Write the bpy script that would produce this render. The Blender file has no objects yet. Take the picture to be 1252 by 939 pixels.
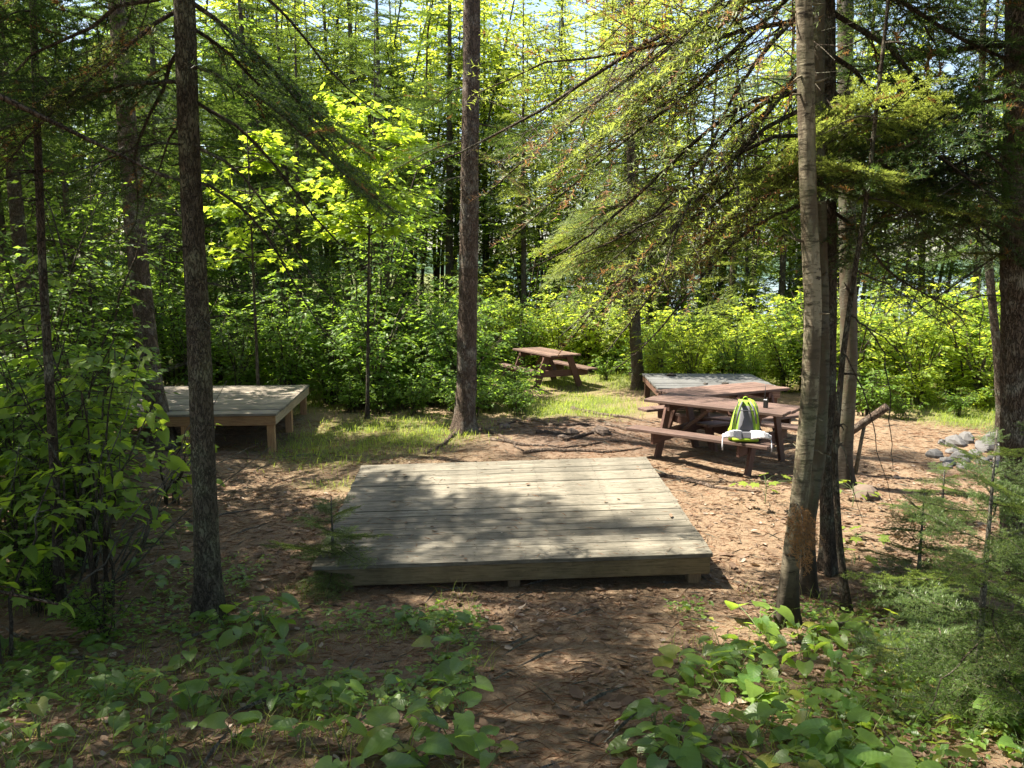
import bpy, math, random
import numpy as np
from mathutils import Vector, Matrix, Euler
R = math.radians
rng = np.random.default_rng(7)
random.seed(7)
S = bpy.context.scene
COL = S.collection

# ------------------------------------------------------------------ camera, sky, sun, exposure
CAM_Z, PITCH, FPX = 2.45, 8.0, 1000.0
cam_d = bpy.data.cameras.new('camera')
cam = bpy.data.objects.new('camera', cam_d); COL.objects.link(cam)
cam.location = (0, 0, CAM_Z); cam.rotation_euler = (R(90 - PITCH), 0, 0)
cam_d.sensor_fit = 'HORIZONTAL'; cam_d.sensor_width = 36; cam_d.lens = 36 * FPX / 1252
cam_d.clip_end = 3000; cam_d.clip_start = 0.05
S.camera = cam
SUN_EL, SUN_AZ = 59.0, -76.0          # azimuth of the sun clockwise from +Y
w = bpy.data.worlds.new('World'); S.world = w; w.use_nodes = True
nt = w.node_tree; bg = nt.nodes['Background']
sky = nt.nodes.new('ShaderNodeTexSky'); sky.sky_type = 'NISHITA'; sky.sun_disc = False
sky.sun_elevation = R(SUN_EL); sky.sun_rotation = R(SUN_AZ)
sky.air_density = 1.0; sky.dust_density = 1.5; sky.ozone_density = 1.0
nt.links.new(sky.outputs[0], bg.inputs[0]); bg.inputs[1].default_value = 0.09
sd = bpy.data.lights.new('sun', 'SUN'); sd.energy = 5.0; sd.angle = R(0.53); sd.color = (1, .95, .86)
sun = bpy.data.objects.new('sun', sd); COL.objects.link(sun)
TOSUN = Vector((math.sin(R(SUN_AZ)) * math.cos(R(SUN_EL)), math.cos(R(SUN_AZ)) * math.cos(R(SUN_EL)), math.sin(R(SUN_EL))))
sun.rotation_euler = TOSUN.to_track_quat('Z', 'Y').to_euler(); sun.location = (-20, 0, 40)
vs = S.view_settings
vs.view_transform = 'Standard'; vs.look = 'None'; vs.gamma = 1; vs.use_curve_mapping = False
vs.exposure = 2.0
vs.use_white_balance = True; vs.white_balance_temperature = 6900
cy = S.cycles
cy.max_bounces = 8; cy.diffuse_bounces = 4; cy.glossy_bounces = 2; cy.transmission_bounces = 4; cy.transparent_max_bounces = 4
cy.use_denoising = True; cy.sample_clamp_indirect = 6.0
cy.use_adaptive_sampling = True; cy.adaptive_threshold = 0.01

# ------------------------------------------------------------------ helpers
def smooth(a, b, v):
    t = np.clip((np.asarray(v, float) - a) / (b - a), 0, 1); return t * t * (3 - 2 * t)

def vnoise(x, y, s=0):
    x = np.asarray(x, float); y = np.asarray(y, float)
    xi = np.floor(x); yi = np.floor(y); fx = x - xi; fy = y - yi
    fx = fx * fx * (3 - 2 * fx); fy = fy * fy * (3 - 2 * fy)
    def h(a, b):
        v = np.sin(a * 127.1 + b * 311.7 + s * 74.7) * 43758.5453; return v - np.floor(v)
    return (h(xi, yi) * (1 - fx) + h(xi + 1, yi) * fx) * (1 - fy) + (h(xi, yi + 1) * (1 - fx) + h(xi + 1, yi + 1) * fx) * fy

def ground_z(x, y):
    x = np.asarray(x, float); y = np.asarray(y, float)
    z = 0.85 * (1 - smooth(0.8, 6.0, y))
    z = z + 0.10 * smooth(7, 10, y) * (1 - smooth(12, 16, y)) * np.exp(-((x - .3) / 2.0) ** 2)
    z = z + 0.5 * smooth(-4, -10, x) * smooth(3, 8, y) * (1 - smooth(40, 60, y))
    z = z - 6.0 * smooth(30, 62, y) * smooth(-.06, .05, x / np.maximum(y, 1))
    n = (vnoise(x * .7, y * .7, 1) - .5) * .12 + (vnoise(x * 2.3, y * 2.3, 2) - .5) * .06 + (vnoise(x * 6, y * 6, 3) - .5) * .022
    pl = (1 - smooth(1.3, 2.2, np.abs(x))) * smooth(5.2, 5.9, y) * (1 - smooth(8.8, 9.6, y))   # flat pad below the middle platform
    tp = np.exp(-(((x - 2.7) / 1.8) ** 2 + ((y - 10.8) / 1.6) ** 2))
    return z + n * (1 - .75 * pl) * (1 - .7 * tp)

def gz(x, y): return float(ground_z(x, y))

def ray(px, py):
    th = R(PITCH); cx = (px - 626) / FPX; cv = (469.5 - py) / FPX
    f = Vector((0, math.cos(th), -math.sin(th))); u = Vector((0, math.sin(th), math.cos(th)))
    return Vector((1, 0, 0)) * cx + u * cv + f

def at_depth(px, py, Y):
    d = ray(px, py); return Vector((0, 0, CAM_Z)) + d * (Y / d.y)

def gp(px, py):
    """the spot on the ground that the measured photo coordinate looks at"""
    d = ray(px, py); t = 1.0
    for i in range(4000):
        p = Vector((0, 0, CAM_Z)) + d * t
        if p.z <= gz(p.x, p.y): break
        t += 0.02
    return p

class MB:
    def __init__(s): s.V = []; s.F = []; s.n = 0
    def add(s, V, F, mat=0, sm=True):
        V = np.asarray(V, float).reshape(-1, 3); F = np.asarray(F, int)
        s.V.append(V); s.F.append((F + s.n, mat, sm)); s.n += len(V); return s
    def box(s, c, d, mat=0, rot=None, bev=0.0, jit=0):
        x, y, z = [v / 2 for v in d]
        b = min(bev, x * .9, y * .9, z * .9)
        if b > 0:
            P = []
            for sx in (-1, 1):
                for sy in (-1, 1):
                    for sz in (-1, 1):
                        P += [(sx * x, sy * (y - b), sz * (z - b)), (sx * (x - b), sy * y, sz * (z - b)), (sx * (x - b), sy * (y - b), sz * z)]
            def i(sx, sy, sz, k): return (((sx + 1) // 2) * 4 + ((sy + 1) // 2) * 2 + (sz + 1) // 2) * 3 + k
            Q = []
            for q in (-1, 1):
                r = [(-1, -1), (1, -1), (1, 1), (-1, 1)]
                Q.append([i(q, a, c2, 0) for a, c2 in (r if q > 0 else r[::-1])])
                Q.append([i(a, q, c2, 1) for a, c2 in (r[::-1] if q > 0 else r)])
                Q.append([i(a, c2, q, 2) for a, c2 in (r if q > 0 else r[::-1])])
            for a in (-1, 1):
                for c2 in (-1, 1):
                    Q.append([i(-1, a, c2, 1), i(1, a, c2, 1), i(1, a, c2, 2), i(-1, a, c2, 2)][::(1 if a * c2 < 0 else -1)][::-1])
                    Q.append([i(a, -1, c2, 0), i(a, 1, c2, 0), i(a, 1, c2, 2), i(a, -1, c2, 2)][::(1 if a * c2 > 0 else -1)][::-1])
                    Q.append([i(a, c2, -1, 0), i(a, c2, 1, 0), i(a, c2, 1, 1), i(a, c2, -1, 1)][::(1 if a * c2 < 0 else -1)][::-1])
            T = [[i(a, b2, c2, 0), i(a, b2, c2, 1), i(a, b2, c2, 2)][::(1 if a * b2 * c2 > 0 else -1)] for a in (-1, 1) for b2 in (-1, 1) for c2 in (-1, 1)]
            P = np.array(P, float)
        else:
            P = np.array([(a * x, b2 * y, c2 * z) for a in (-1, 1) for b2 in (-1, 1) for c2 in (-1, 1)], float)
            Q = [[0, 1, 3, 2], [4, 6, 7, 5], [0, 4, 5, 1], [2, 3, 7, 6], [0, 2, 6, 4], [1, 5, 7, 3]]; T = None
        if rot is not None: P = P @ np.array(rot.to_matrix() if hasattr(rot, 'to_matrix') else rot).T
        if jit: P = P + rng.normal(0, jit, P.shape)
        P = P + np.array(c)
        s.V.append(P); s.F.append((np.array(Q) + s.n, mat, False))
        if T is not None: s.F.append((np.array(T) + s.n, mat, False))
        s.n += len(P); return s
    def tube(s, pts, rad, seg=8, mat=0, cap=True, lobes=None):
        pts = np.array([tuple(p) for p in pts], float); n = len(pts)
        rad = np.broadcast_to(np.asarray(rad, float), (n,)) if np.ndim(rad) < 2 else np.asarray(rad)
        T = np.gradient(pts, axis=0); T /= np.linalg.norm(T, axis=1)[:, None] + 1e-9
        ref = np.array([1., 0, 0]) if abs(T[0, 0]) < .8 else np.array([0, 1., 0])
        U = []; u = ref - T[0] * (ref @ T[0]); u /= np.linalg.norm(u)
        for k in range(n):
            u = u - T[k] * (u @ T[k]); u /= np.linalg.norm(u); U.append(u)
        U = np.array(U); W = np.cross(T, U)
        a = np.linspace(0, 2 * np.pi, seg, endpoint=False)
        rr = rad[:, None] * np.ones(seg) if np.ndim(rad) == 1 else rad
        V = pts[:, None] + rr[..., None] * (np.cos(a)[None, :, None] * U[:, None] + np.sin(a)[None, :, None] * W[:, None])
        i = np.arange(n - 1)[:, None] * seg; j = np.arange(seg)[None]; j2 = (j + 1) % seg
        F = np.stack([i + j, i + j2, i + seg + j2, i + seg + j], -1).reshape(-1, 4)
        m = s.n; s.add(V.reshape(-1, 3), F, mat)
        if cap:
            for e, o in ((0, -1), (n - 1, 1)):
                c = pts[e]; idx = m + e * seg + np.arange(seg)
                s.V.append(c[None]); ci = s.n; s.n += 1
                q = np.stack([idx, np.roll(idx, -o), np.full(seg, ci)], 1)
                s.F.append((q, mat, False))
        return s
    def inst(s, tV, tF, M, P, mat=0, sm=False):
        k = len(P); nv = len(tV)
        V = np.einsum('kij,nj->kni', M, tV) + P[:, None]
        F = (tF[None] + (np.arange(k) * nv)[:, None, None]).reshape(-1, tF.shape[1])
        return s.add(V.reshape(-1, 3), F, mat, sm)
    def mesh(s, name, mats):
        me = bpy.data.meshes.new(name)
        if s.n == 0: return me
        V = np.concatenate(s.V); me.vertices.add(len(V)); me.vertices.foreach_set('co', V.ravel())
        L = np.concatenate([f.ravel() for f, _, _ in s.F]).astype(np.int32)
        tot = np.concatenate([np.full(len(f), f.shape[1]) for f, _, _ in s.F])
        st = np.concatenate([[0], np.cumsum(tot)[:-1]]).astype(np.int32)
        me.loops.add(len(L)); me.loops.foreach_set('vertex_index', L)
        me.polygons.add(len(tot)); me.polygons.foreach_set('loop_start', st)
        me.polygons.foreach_set('material_index', np.concatenate([np.full(len(f), m) for f, m, _ in s.F]).astype(np.int32))
        me.polygons.foreach_set('use_smooth', np.concatenate([np.full(len(f), q) for f, _, q in s.F]).astype(bool))
        for m in (mats if isinstance(mats, (list, tuple)) else [mats]): me.materials.append(m)
        me.update(calc_edges=True); me.validate()
        return me

def link(name, data, parent=None, loc=(0, 0, 0), rot=(0, 0, 0), scale=(1, 1, 1)):
    o = bpy.data.objects.new(name, data); COL.objects.link(o)
    o.location = loc; o.rotation_euler = rot
    o.scale = scale if hasattr(scale, '__len__') else (scale,) * 3
    if parent: o.parent = parent
    return o
def tag(o, label=None, cat=None, group=None, kind=None):
    if label: o['label'] = label
    if cat: o['category'] = cat
    if group: o['group'] = group
    if kind: o['kind'] = kind
    return o
def thing(name, label, cat, loc=(0, 0, 0), rz=0.0, group=None, rot=None, scale=1):
    o = link(name, None, None, loc, rot if rot is not None else (0, 0, rz), scale)
    o.empty_display_size = .1
    return tag(o, label, cat, group)

def frames(D, N):
    """matrices with columns X=D, Y=N x D, Z=N (orthonormalised)"""
    D = D / (np.linalg.norm(D, axis=1)[:, None] + 1e-9)
    N = N - D * (N * D).sum(1)[:, None]; N = N / (np.linalg.norm(N, axis=1)[:, None] + 1e-9)
    return np.stack([D, np.cross(N, D), N], -1)

# ------------------------------------------------------------------ materials
def mat(name):
    m = bpy.data.materials.new(name); m.use_nodes = True
    nt = m.node_tree; b = nt.nodes['Principled BSDF']
    return m, nt, b
def nd(nt, t, **k):
    n = nt.nodes.new(t)
    for a, v in k.items():
        if a in n.inputs: n.inputs[a].default_value = v
        else: setattr(n, a, v)
    return n
def ramp(nt, fac, stops, interp='LINEAR'):
    r = nt.nodes.new('ShaderNodeValToRGB'); e = r.color_ramp.elements; r.color_ramp.interpolation = interp
    while len(e) < len(stops): e.new(.5)
    for q, (p, c) in zip(e, stops): q.position = p; q.color = (*c, 1)
    nt.links.new(fac, r.inputs[0]); return r.outputs[0]
def mapping(nt, scale, coord='Object'):
    t = nt.nodes.new('ShaderNodeTexCoord'); m = nt.nodes.new('ShaderNodeMapping'); m.inputs['Scale'].default_value = scale
    nt.links.new(t.outputs[coord], m.inputs[0]); return m.outputs[0]
def noise(nt, vec, scale, detail=4, rough=.6, out='Fac'):
    n = nd(nt, 'ShaderNodeTexNoise'); n.inputs['Scale'].default_value = scale; n.inputs['Detail'].default_value = detail; n.inputs['Roughness'].default_value = rough
    if vec is not None: nt.links.new(vec, n.inputs['Vector'])
    return n.outputs[out]
def mixc(nt, fac, a, b, mode='MIX'):
    m = nt.nodes.new('ShaderNodeMix'); m.data_type = 'RGBA'; m.blend_type = mode
    for v, i in ((fac, 0), (a, 6), (b, 7)):
        if isinstance(v, (int, float)): m.inputs[i].default_value = v
        elif isinstance(v, tuple): m.inputs[i].default_value = (*v, 1)
        else: nt.links.new(v, m.inputs[i])
    return m.outputs[2]
def mth(nt, op, a, b=None, c=None, clamp=False):
    m = nt.nodes.new('ShaderNodeMath'); m.operation = op; m.use_clamp = clamp
    for i, v in enumerate((a, b, c)):
        if v is None: continue
        if isinstance(v, (int, float)): m.inputs[i].default_value = v
        else: nt.links.new(v, m.inputs[i])
    return m.outputs[0]
def bump(nt, b, h, strength=.5, dist=.01):
    n = nd(nt, 'ShaderNodeBump'); n.inputs['Strength'].default_value = strength; n.inputs['Distance'].default_value = dist
    nt.links.new(h, n.inputs['Height']); nt.links.new(n.outputs[0], b.inputs['Normal'])

def bark_mat(name, c1, c2, lichen=(.22, .23, .17), lich=.55, stretch=.3, sc=44):
    m, nt, b = mat(name); v = mapping(nt, (1, 1, stretch)); v1 = mapping(nt, (1, 1, 1))
    vo = nd(nt, 'ShaderNodeTexVoronoi', feature='DISTANCE_TO_EDGE'); vo.inputs['Scale'].default_value = sc
    wv = mixc(nt, .2, v, noise(nt, v, 12, out='Color')); nt.links.new(wv, vo.inputs['Vector'])
    crack = ramp(nt, vo.outputs['Distance'], [(0, (0, 0, 0)), (.14, (1, 1, 1))])
    n1 = noise(nt, v, 60, 5, .7); n2 = noise(nt, v1, 5, 5, .65)
    col = mixc(nt, n1, c1, c2)
    col = mixc(nt, mth(nt, 'MULTIPLY', ramp(nt, n2, [(lich - .06, (0, 0, 0)), (lich + .12, (1, 1, 1))]), .75), col, lichen)
    col = mixc(nt, mth(nt, 'MULTIPLY', mth(nt, 'SUBTRACT', 1.0, crack), .6), col, tuple(x * .35 for x in c1))
    nt.links.new(col, b.inputs['Base Color']); b.inputs['Roughness'].default_value = .95; b.inputs['Specular IOR Level'].default_value = .15
    h = mth(nt, 'ADD', mth(nt, 'MULTIPLY', crack, .7), mth(nt, 'MULTIPLY', n1, .6)); bump(nt, b, h, 1.0, .022)
    return m
def birch_mat(name, base, dark):
    m, nt, b = mat(name); v = mapping(nt, (1, 1, 3.6)); v1 = mapping(nt, (1, 1, 1)); v2 = mapping(nt, (1, 1, 3))
    n1 = noise(nt, v, 9, 6, .7); n2 = noise(nt, v1, 3.2, 5, .6); n3 = noise(nt, v2, 22, 4, .6)
    col = mixc(nt, n3, tuple(x * .78 for x in base), base)
    col = mixc(nt, ramp(nt, n1, [(.5, (0, 0, 0)), (.6, (1, 1, 1))]), col, dark)
    col = mixc(nt, mth(nt, 'MULTIPLY', ramp(nt, n2, [(.42, (0, 0, 0)), (.6, (1, 1, 1))]), .75), col, (.085, .088, .045))
    n5 = noise(nt, mapping(nt, (1, 1, .35)), 9, 5, .7)
    col = mixc(nt, mth(nt, 'MULTIPLY', ramp(nt, n5, [(.46, (0, 0, 0)), (.56, (1, 1, 1))]), .85), col, (.075, .055, .036))
    sx = nt.nodes.new('ShaderNodeSeparateXYZ'); nt.links.new(v1, sx.inputs[0])
    foot = mth(nt, 'SUBTRACT', 1.0, mth(nt, 'DIVIDE', mth(nt, 'ADD', sx.outputs[2], mth(nt, 'MULTIPLY', n2, -.5)), .55, None, True), None, True)
    col = mixc(nt, mth(nt, 'MULTIPLY', foot, .9), col, (.028, .022, .016))
    nt.links.new(col, b.inputs['Base Color']); b.inputs['Roughness'].default_value = .8; b.inputs['Specular IOR Level'].default_value = .2
    bump(nt, b, mth(nt, 'ADD', n1, n3), .7, .006); return m
def wood_mat(name, c1, c2, dark, axis=0, stain=.4, rough=.85, grain=1.0):
    m, nt, b = mat(name); sc = [14, 14, 14]; sc[axis] = .9
    v = mapping(nt, tuple(sc)); v1 = mapping(nt, (1, 1, 1))
    oi = nt.nodes.new('ShaderNodeObjectInfo')
    ad = nt.nodes.new('ShaderNodeVectorMath'); ad.operation = 'ADD'
    cx = nt.nodes.new('ShaderNodeCombineXYZ')
    for k in range(3): nt.links.new(mth(nt, 'MULTIPLY', oi.outputs['Random'], 37.0 + 11 * k), cx.inputs[k])
    nt.links.new(v, ad.inputs[0]); nt.links.new(cx.outputs[0], ad.inputs[1]); v = ad.outputs[0]
    n1 = noise(nt, v, 5, 8, .75); n2 = noise(nt, v1, 2.3, 5, .65); n4 = noise(nt, v1, 19, 4, .7)
    col = mixc(nt, ramp(nt, n1, [(.38, (0, 0, 0)), (.62, (1, 1, 1))]), c1, c2)
    col = mixc(nt, mth(nt, 'MULTIPLY', ramp(nt, n1, [(.32, (1, 1, 1)), (.46, (0, 0, 0))]), .9), col, dark)
    col = mixc(nt, mth(nt, 'MULTIPLY', ramp(nt, n2, [(.42, (0, 0, 0)), (.68, (1, 1, 1))]), stain), col, dark)
    col = mixc(nt, mth(nt, 'MULTIPLY', ramp(nt, n4, [(.6, (0, 0, 0)), (.72, (1, 1, 1))]), .25), col, tuple(min(1, x * 1.5) for x in c2))
    hv = nt.nodes.new('ShaderNodeHueSaturation'); hv.inputs['Hue'].default_value = .5
    nt.links.new(mth(nt, 'ADD', mth(nt, 'MULTIPLY', oi.outputs['Random'], .5), .72), hv.inputs['Value']); nt.links.new(col, hv.inputs['Color'])
    nt.links.new(hv.outputs[0], b.inputs['Base Color']); b.inputs['Roughness'].default_value = rough; b.inputs['Specular IOR Level'].default_value = .3
    bump(nt, b, n1, .5 * grain, .004); return m
def leaf_mat(name, a, c, trans, tr=.5, veins=False, spec=.35, rough=.5, oldc=None):
    """thin leaf: diffuse+gloss on top, light passing through; a..c is the spread of colour from leaf to leaf"""
    m, nt, b = mat(name); out = nt.nodes['Material Output']
    g = nt.nodes.new('ShaderNodeNewGeometry'); oi = nt.nodes.new('ShaderNodeObjectInfo')
    r = mth(nt, 'FRACT', mth(nt, 'ADD', g.outputs['Random Per Island'], mth(nt, 'MULTIPLY', oi.outputs['Random'], 3.7)))
    col = mixc(nt, r, a, c)
    if oldc: col = mixc(nt, mth(nt, 'GREATER_THAN', mth(nt, 'FRACT', mth(nt, 'MULTIPLY', r, 7.31)), .9), col, oldc)
    tcol = mixc(nt, r, tuple(x * .8 for x in trans), tuple(min(1, x * 1.15) for x in trans))
    if veins:
        v = mapping(nt, (1, 1, 1)); sx = nt.nodes.new('ShaderNodeSeparateXYZ'); nt.links.new(v, sx.inputs[0])
        ay = mth(nt, 'ABSOLUTE', sx.outputs[1])
        q = mth(nt, 'SINE', mth(nt, 'MULTIPLY', mth(nt, 'SUBTRACT', sx.outputs[0], mth(nt, 'MULTIPLY', ay, .75)), 360.0))
        vein = mth(nt, 'MULTIPLY', mth(nt, 'SUBTRACT', q, .8, None, True), 4.0, None, True)
        mid = mth(nt, 'LESS_THAN', ay, .0011)
        ve = mth(nt, 'MAXIMUM', vein, mid)
        col = mixc(nt, mth(nt, 'MULTIPLY', ve, .32), col, tuple(min(1, x * 1.9 + .02) for x in c))
        blot = noise(nt, v, 40, 4, .7); col = mixc(nt, mth(nt, 'MULTIPLY', blot, .35), col, tuple(x * .55 for x in a))
        bump(nt, b, mth(nt, 'ADD', q, mth(nt, 'MULTIPLY', blot, 3)), .22, .0015)
    nt.links.new(col, b.inputs['Base Color']); b.inputs['Roughness'].default_value = rough; b.inputs['Specular IOR Level'].default_value = spec
    t = nt.nodes.new('ShaderNodeBsdfTranslucent'); nt.links.new(tcol, t.inputs[0])
    mx = nt.nodes.new('ShaderNodeMixShader'); mx.inputs[0].default_value = tr
    nt.links.new(b.outputs[0], mx.inputs[1]); nt.links.new(t.outputs[0], mx.inputs[2]); nt.links.new(mx.outputs[0], out.inputs[0])
    return m
def plain_mat(name, c, rough=.7, var=.3, sc=30, spec=.3, bmp=.2):
    m, nt, b = mat(name); v = mapping(nt, (1, 1, 1)); n = noise(nt, v, sc, 5, .65)
    nt.links.new(mixc(nt, n, tuple(x * (1 - var) for x in c), tuple(min(1, x * (1 + var)) for x in c)), b.inputs['Base Color'])
    b.inputs['Roughness'].default_value = rough; b.inputs['Specular IOR Level'].default_value = spec
    if bmp: bump(nt, b, n, bmp, .004)
    return m

M = {}
M['bark'] = bark_mat('spruce_bark', (.085, .062, .045), (.19, .145, .105))
M['bark_red'] = bark_mat('pine_bark', (.07, .048, .035), (.2, .15, .115), (.33, .31, .26), .55, .28, 40)
M['bark_grey'] = bark_mat('mossy_bark', (.05, .04, .03), (.15, .125, .09), (.19, .19, .12), .52)
M['bark_dark'] = bark_mat('dark_bark', (.055, .042, .032), (.13, .1, .075))
M['birch'] = birch_mat('birch_bark', (.29, .245, .17), (.035, .027, .018))
M['birch_grey'] = birch_mat('grey_birch_bark', (.12, .108, .085), (.035, .03, .024))
M['twig'] = bark_mat('dead_twig', (.12, .105, .085), (.26, .235, .2), lich=.5, sc=60)
M['wood_log'] = bark_mat('log_wood', (.2, .13, .08), (.38, .27, .18), sc=14)
M['root'] = bark_mat('root_bark', (.07, .05, .038), (.17, .125, .095), (.22, .18, .14), .58, .4, 20)
M['deck'] = wood_mat('weathered_deck', (.105, .094, .07), (.24, .218, .17), (.042, .038, .028), 0, .65)
M['deck_warm'] = wood_mat('newer_deck', (.17, .145, .115), (.29, .25, .205), (.09, .08, .062), 0, .4)
M['deck_grey'] = wood_mat('silver_deck', (.095, .097, .095), (.17, .172, .168), (.055, .057, .055), 0, .4)
M['fascia'] = wood_mat('treated_fascia', (.145, .115, .06), (.23, .18, .10), (.065, .052, .028), 0, .6)
M['fascia_y'] = wood_mat('treated_fascia_side', (.15, .13, .075), (.24, .2, .12), (.07, .065, .035), 1, .6)
M['post'] = wood_mat('treated_post', (.17, .12, .07), (.27, .19, .11), (.09, .065, .04), 2, .4)
M['cedar'] = wood_mat('orange_lumber', (.3, .165, .08), (.42, .25, .13), (.17, .1, .055), 0, .3)
M['cedar_y'] = wood_mat('orange_lumber_side', (.33, .24, .15), (.46, .36, .25), (.2, .14, .09), 1, .3)
M['cedar_z'] = wood_mat('orange_lumber_post', (.3, .165, .08), (.42, .25, .13), (.17, .1, .055), 2, .3)
M['stain'] = wood_mat('red_stain', (.09, .05, .038), (.19, .125, .1), (.042, .027, .021), 0, .5, .7)
M['stain_z'] = wood_mat('red_stain_upright', (.085, .042, .031), (.15, .078, .057), (.045, .026, .02), 2, .35, .7)
M['stain_y'] = wood_mat('red_stain_cross', (.085, .042, .031), (.15, .078, .057), (.045, .026, .02), 1, .35, .7)
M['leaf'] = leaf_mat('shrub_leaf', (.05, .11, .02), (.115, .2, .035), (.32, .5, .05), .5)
M['leaf_y'] = leaf_mat('shrub_leaf_sunlit_tint', (.12, .19, .03), (.21, .29, .04), (.64, .76, .07), .52)  # brighter copy of the shrub leaf, sunlight put into its colour
M['maple'] = leaf_mat('maple_leaf', (.10, .18, .025), (.18, .27, .035), (.55, .70, .055), .55)
M['leaf_near'] = leaf_mat('near_leaf', (.085, .17, .025), (.16, .26, .04), (.5, .68, .05), .5, True)
M['aster'] = leaf_mat('aster_leaf', (.06, .145, .035), (.17, .27, .05), (.42, .62, .06), .45, True, .55, .38, (.24, .24, .04))
M['seedling'] = leaf_mat('seedling_leaf', (.13, .21, .03), (.2, .28, .04), (.5, .6, .05), .5, True)
M['needle'] = leaf_mat('fir_needle', (.022, .055, .018), (.05, .095, .028), (.12, .2, .035), .35, False, .3, .45)
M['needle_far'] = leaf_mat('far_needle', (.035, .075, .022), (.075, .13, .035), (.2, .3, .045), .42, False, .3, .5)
M['needle_pale'] = leaf_mat('needle_sunlit_tint', (.09, .14, .035), (.15, .21, .05), (.4, .48, .08), .45, False, .3, .5)  # paler copy of the needles, colour carries the sunlight on lit boughs
M['needle_sap'] = leaf_mat('sapling_needle', (.045, .085, .028), (.11, .165, .045), (.28, .38, .07), .42, False, .35, .4)
M['needle_dead'] = leaf_mat('dead_needle', (.16, .08, .035), (.28, .15, .06), (.4, .2, .06), .35, False, .2, .7)
M['grass'] = leaf_mat('grass_blade', (.10, .18, .03), (.21, .27, .05), (.45, .55, .07), .5, False, .3, .5, (.3, .26, .12))
M['stem'] = plain_mat('green_stem', (.12, .17, .06), .6)
M['litter'] = leaf_mat('dry_leaf', (.10, .062, .038), (.235, .16, .108), (.25, .15, .07), .15, False, .25, .7, (.31, .25, .195))
M['duff'] = leaf_mat('dry_needle', (.13, .062, .034), (.30, .17, .10), (.25, .13, .05), .1, False, .2, .8)
M['rock_brown'] = plain_mat('soil_stained_rock', (.12, .09, .07), .9, .45, 9, .3, .8)
M['rock'] = plain_mat('grey_rock', (.11, .107, .104), .85, .45, 9, .3, .8)
M['charcoal'] = plain_mat('dark_debris', (.045, .038, .03), .9, .4, 30)
M['lime'] = plain_mat('lime_fabric', (.27, .42, .03), .65, .2, 120, .3, .3)
M['olive'] = plain_mat('green_fabric', (.2, .32, .04), .7, .45, 120, .3, .3)
M['mesh_grey'] = plain_mat('grey_mesh_fabric', (.11, .11, .125), .75, .25, 300, .3, .4)
M['dark_fab'] = plain_mat('charcoal_fabric', (.035, .036, .042), .8, .25, 200, .3, .3)
M['white_fab'] = plain_mat('pale_grey_fabric', (.45, .45, .47), .7, .1, 90, .3, .3)
M['black'] = plain_mat('black_plastic', (.012, .012, .013), .4, .1, 60, .5, 0)
def ground_mat():
    m, nt, b = mat('forest_floor'); v = mapping(nt, (1, 1, 1))
    n1 = noise(nt, v, 1.3, 6, .65); n2 = noise(nt, v, 14, 6, .75); n3 = noise(nt, v, 95, 5, .8); n4 = noise(nt, v, 5, 5, .7)
    duff = mixc(nt, ramp(nt, n3, [(.3, (0, 0, 0)), (.7, (1, 1, 1))]), (.042, .029, .019), (.345, .25, .162))
    duff = mixc(nt, mth(nt, 'MULTIPLY', ramp(nt, n2, [(.35, (0, 0, 0)), (.7, (1, 1, 1))]), .6), duff, (.26, .182, .12))
    duff = mixc(nt, ramp(nt, n4, [(.5, (0, 0, 0)), (.75, (.7, .7, .7))]), duff, (.075, .045, .03))
    soil = mixc(nt, n2, (.065, .045, .034), (.2, .145, .11))
    at = nt.nodes.new('ShaderNodeAttribute'); at.attribute_name = 'grass'
    at2 = nt.nodes.new('ShaderNodeAttribute'); at2.attribute_name = 'soil'
    col = mixc(nt, mth(nt, 'MULTIPLY', at2.outputs['Fac'], mth(nt, 'ADD', n1, .35), None, True), duff, soil)
    gcol = mixc(nt, n2, (.045, .075, .018), (.16, .165, .06))  # grass colour, also the darkened floor of the far woods
    col = mixc(nt, mth(nt, 'MULTIPLY', at.outputs['Fac'], mth(nt, 'ADD', n4, .45), None, True), col, gcol)
    nt.links.new(col, b.inputs['Base Color']); b.inputs['Roughness'].default_value = .95; b.inputs['Specular IOR Level'].default_value = .1
    bump(nt, b, mth(nt, 'ADD', n3, mth(nt, 'MULTIPLY', n2, 1.2)), .9, .013); return m
M['ground'] = ground_mat()
def water_mat():
    m, nt, b = mat('lake_water'); v = mapping(nt, (.25, 1, 1)); b.inputs['Base Color'].default_value = (.10, .16, .22, 1); b.inputs['Roughness'].default_value = .12
    bump(nt, b, noise(nt, v, 1.2, 4), .25, .1); return m
M['water'] = water_mat()
M['far_wood'] = plain_mat('far_wood', (.05, .085, .05), .95, .5, .15, .1, 0)

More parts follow.
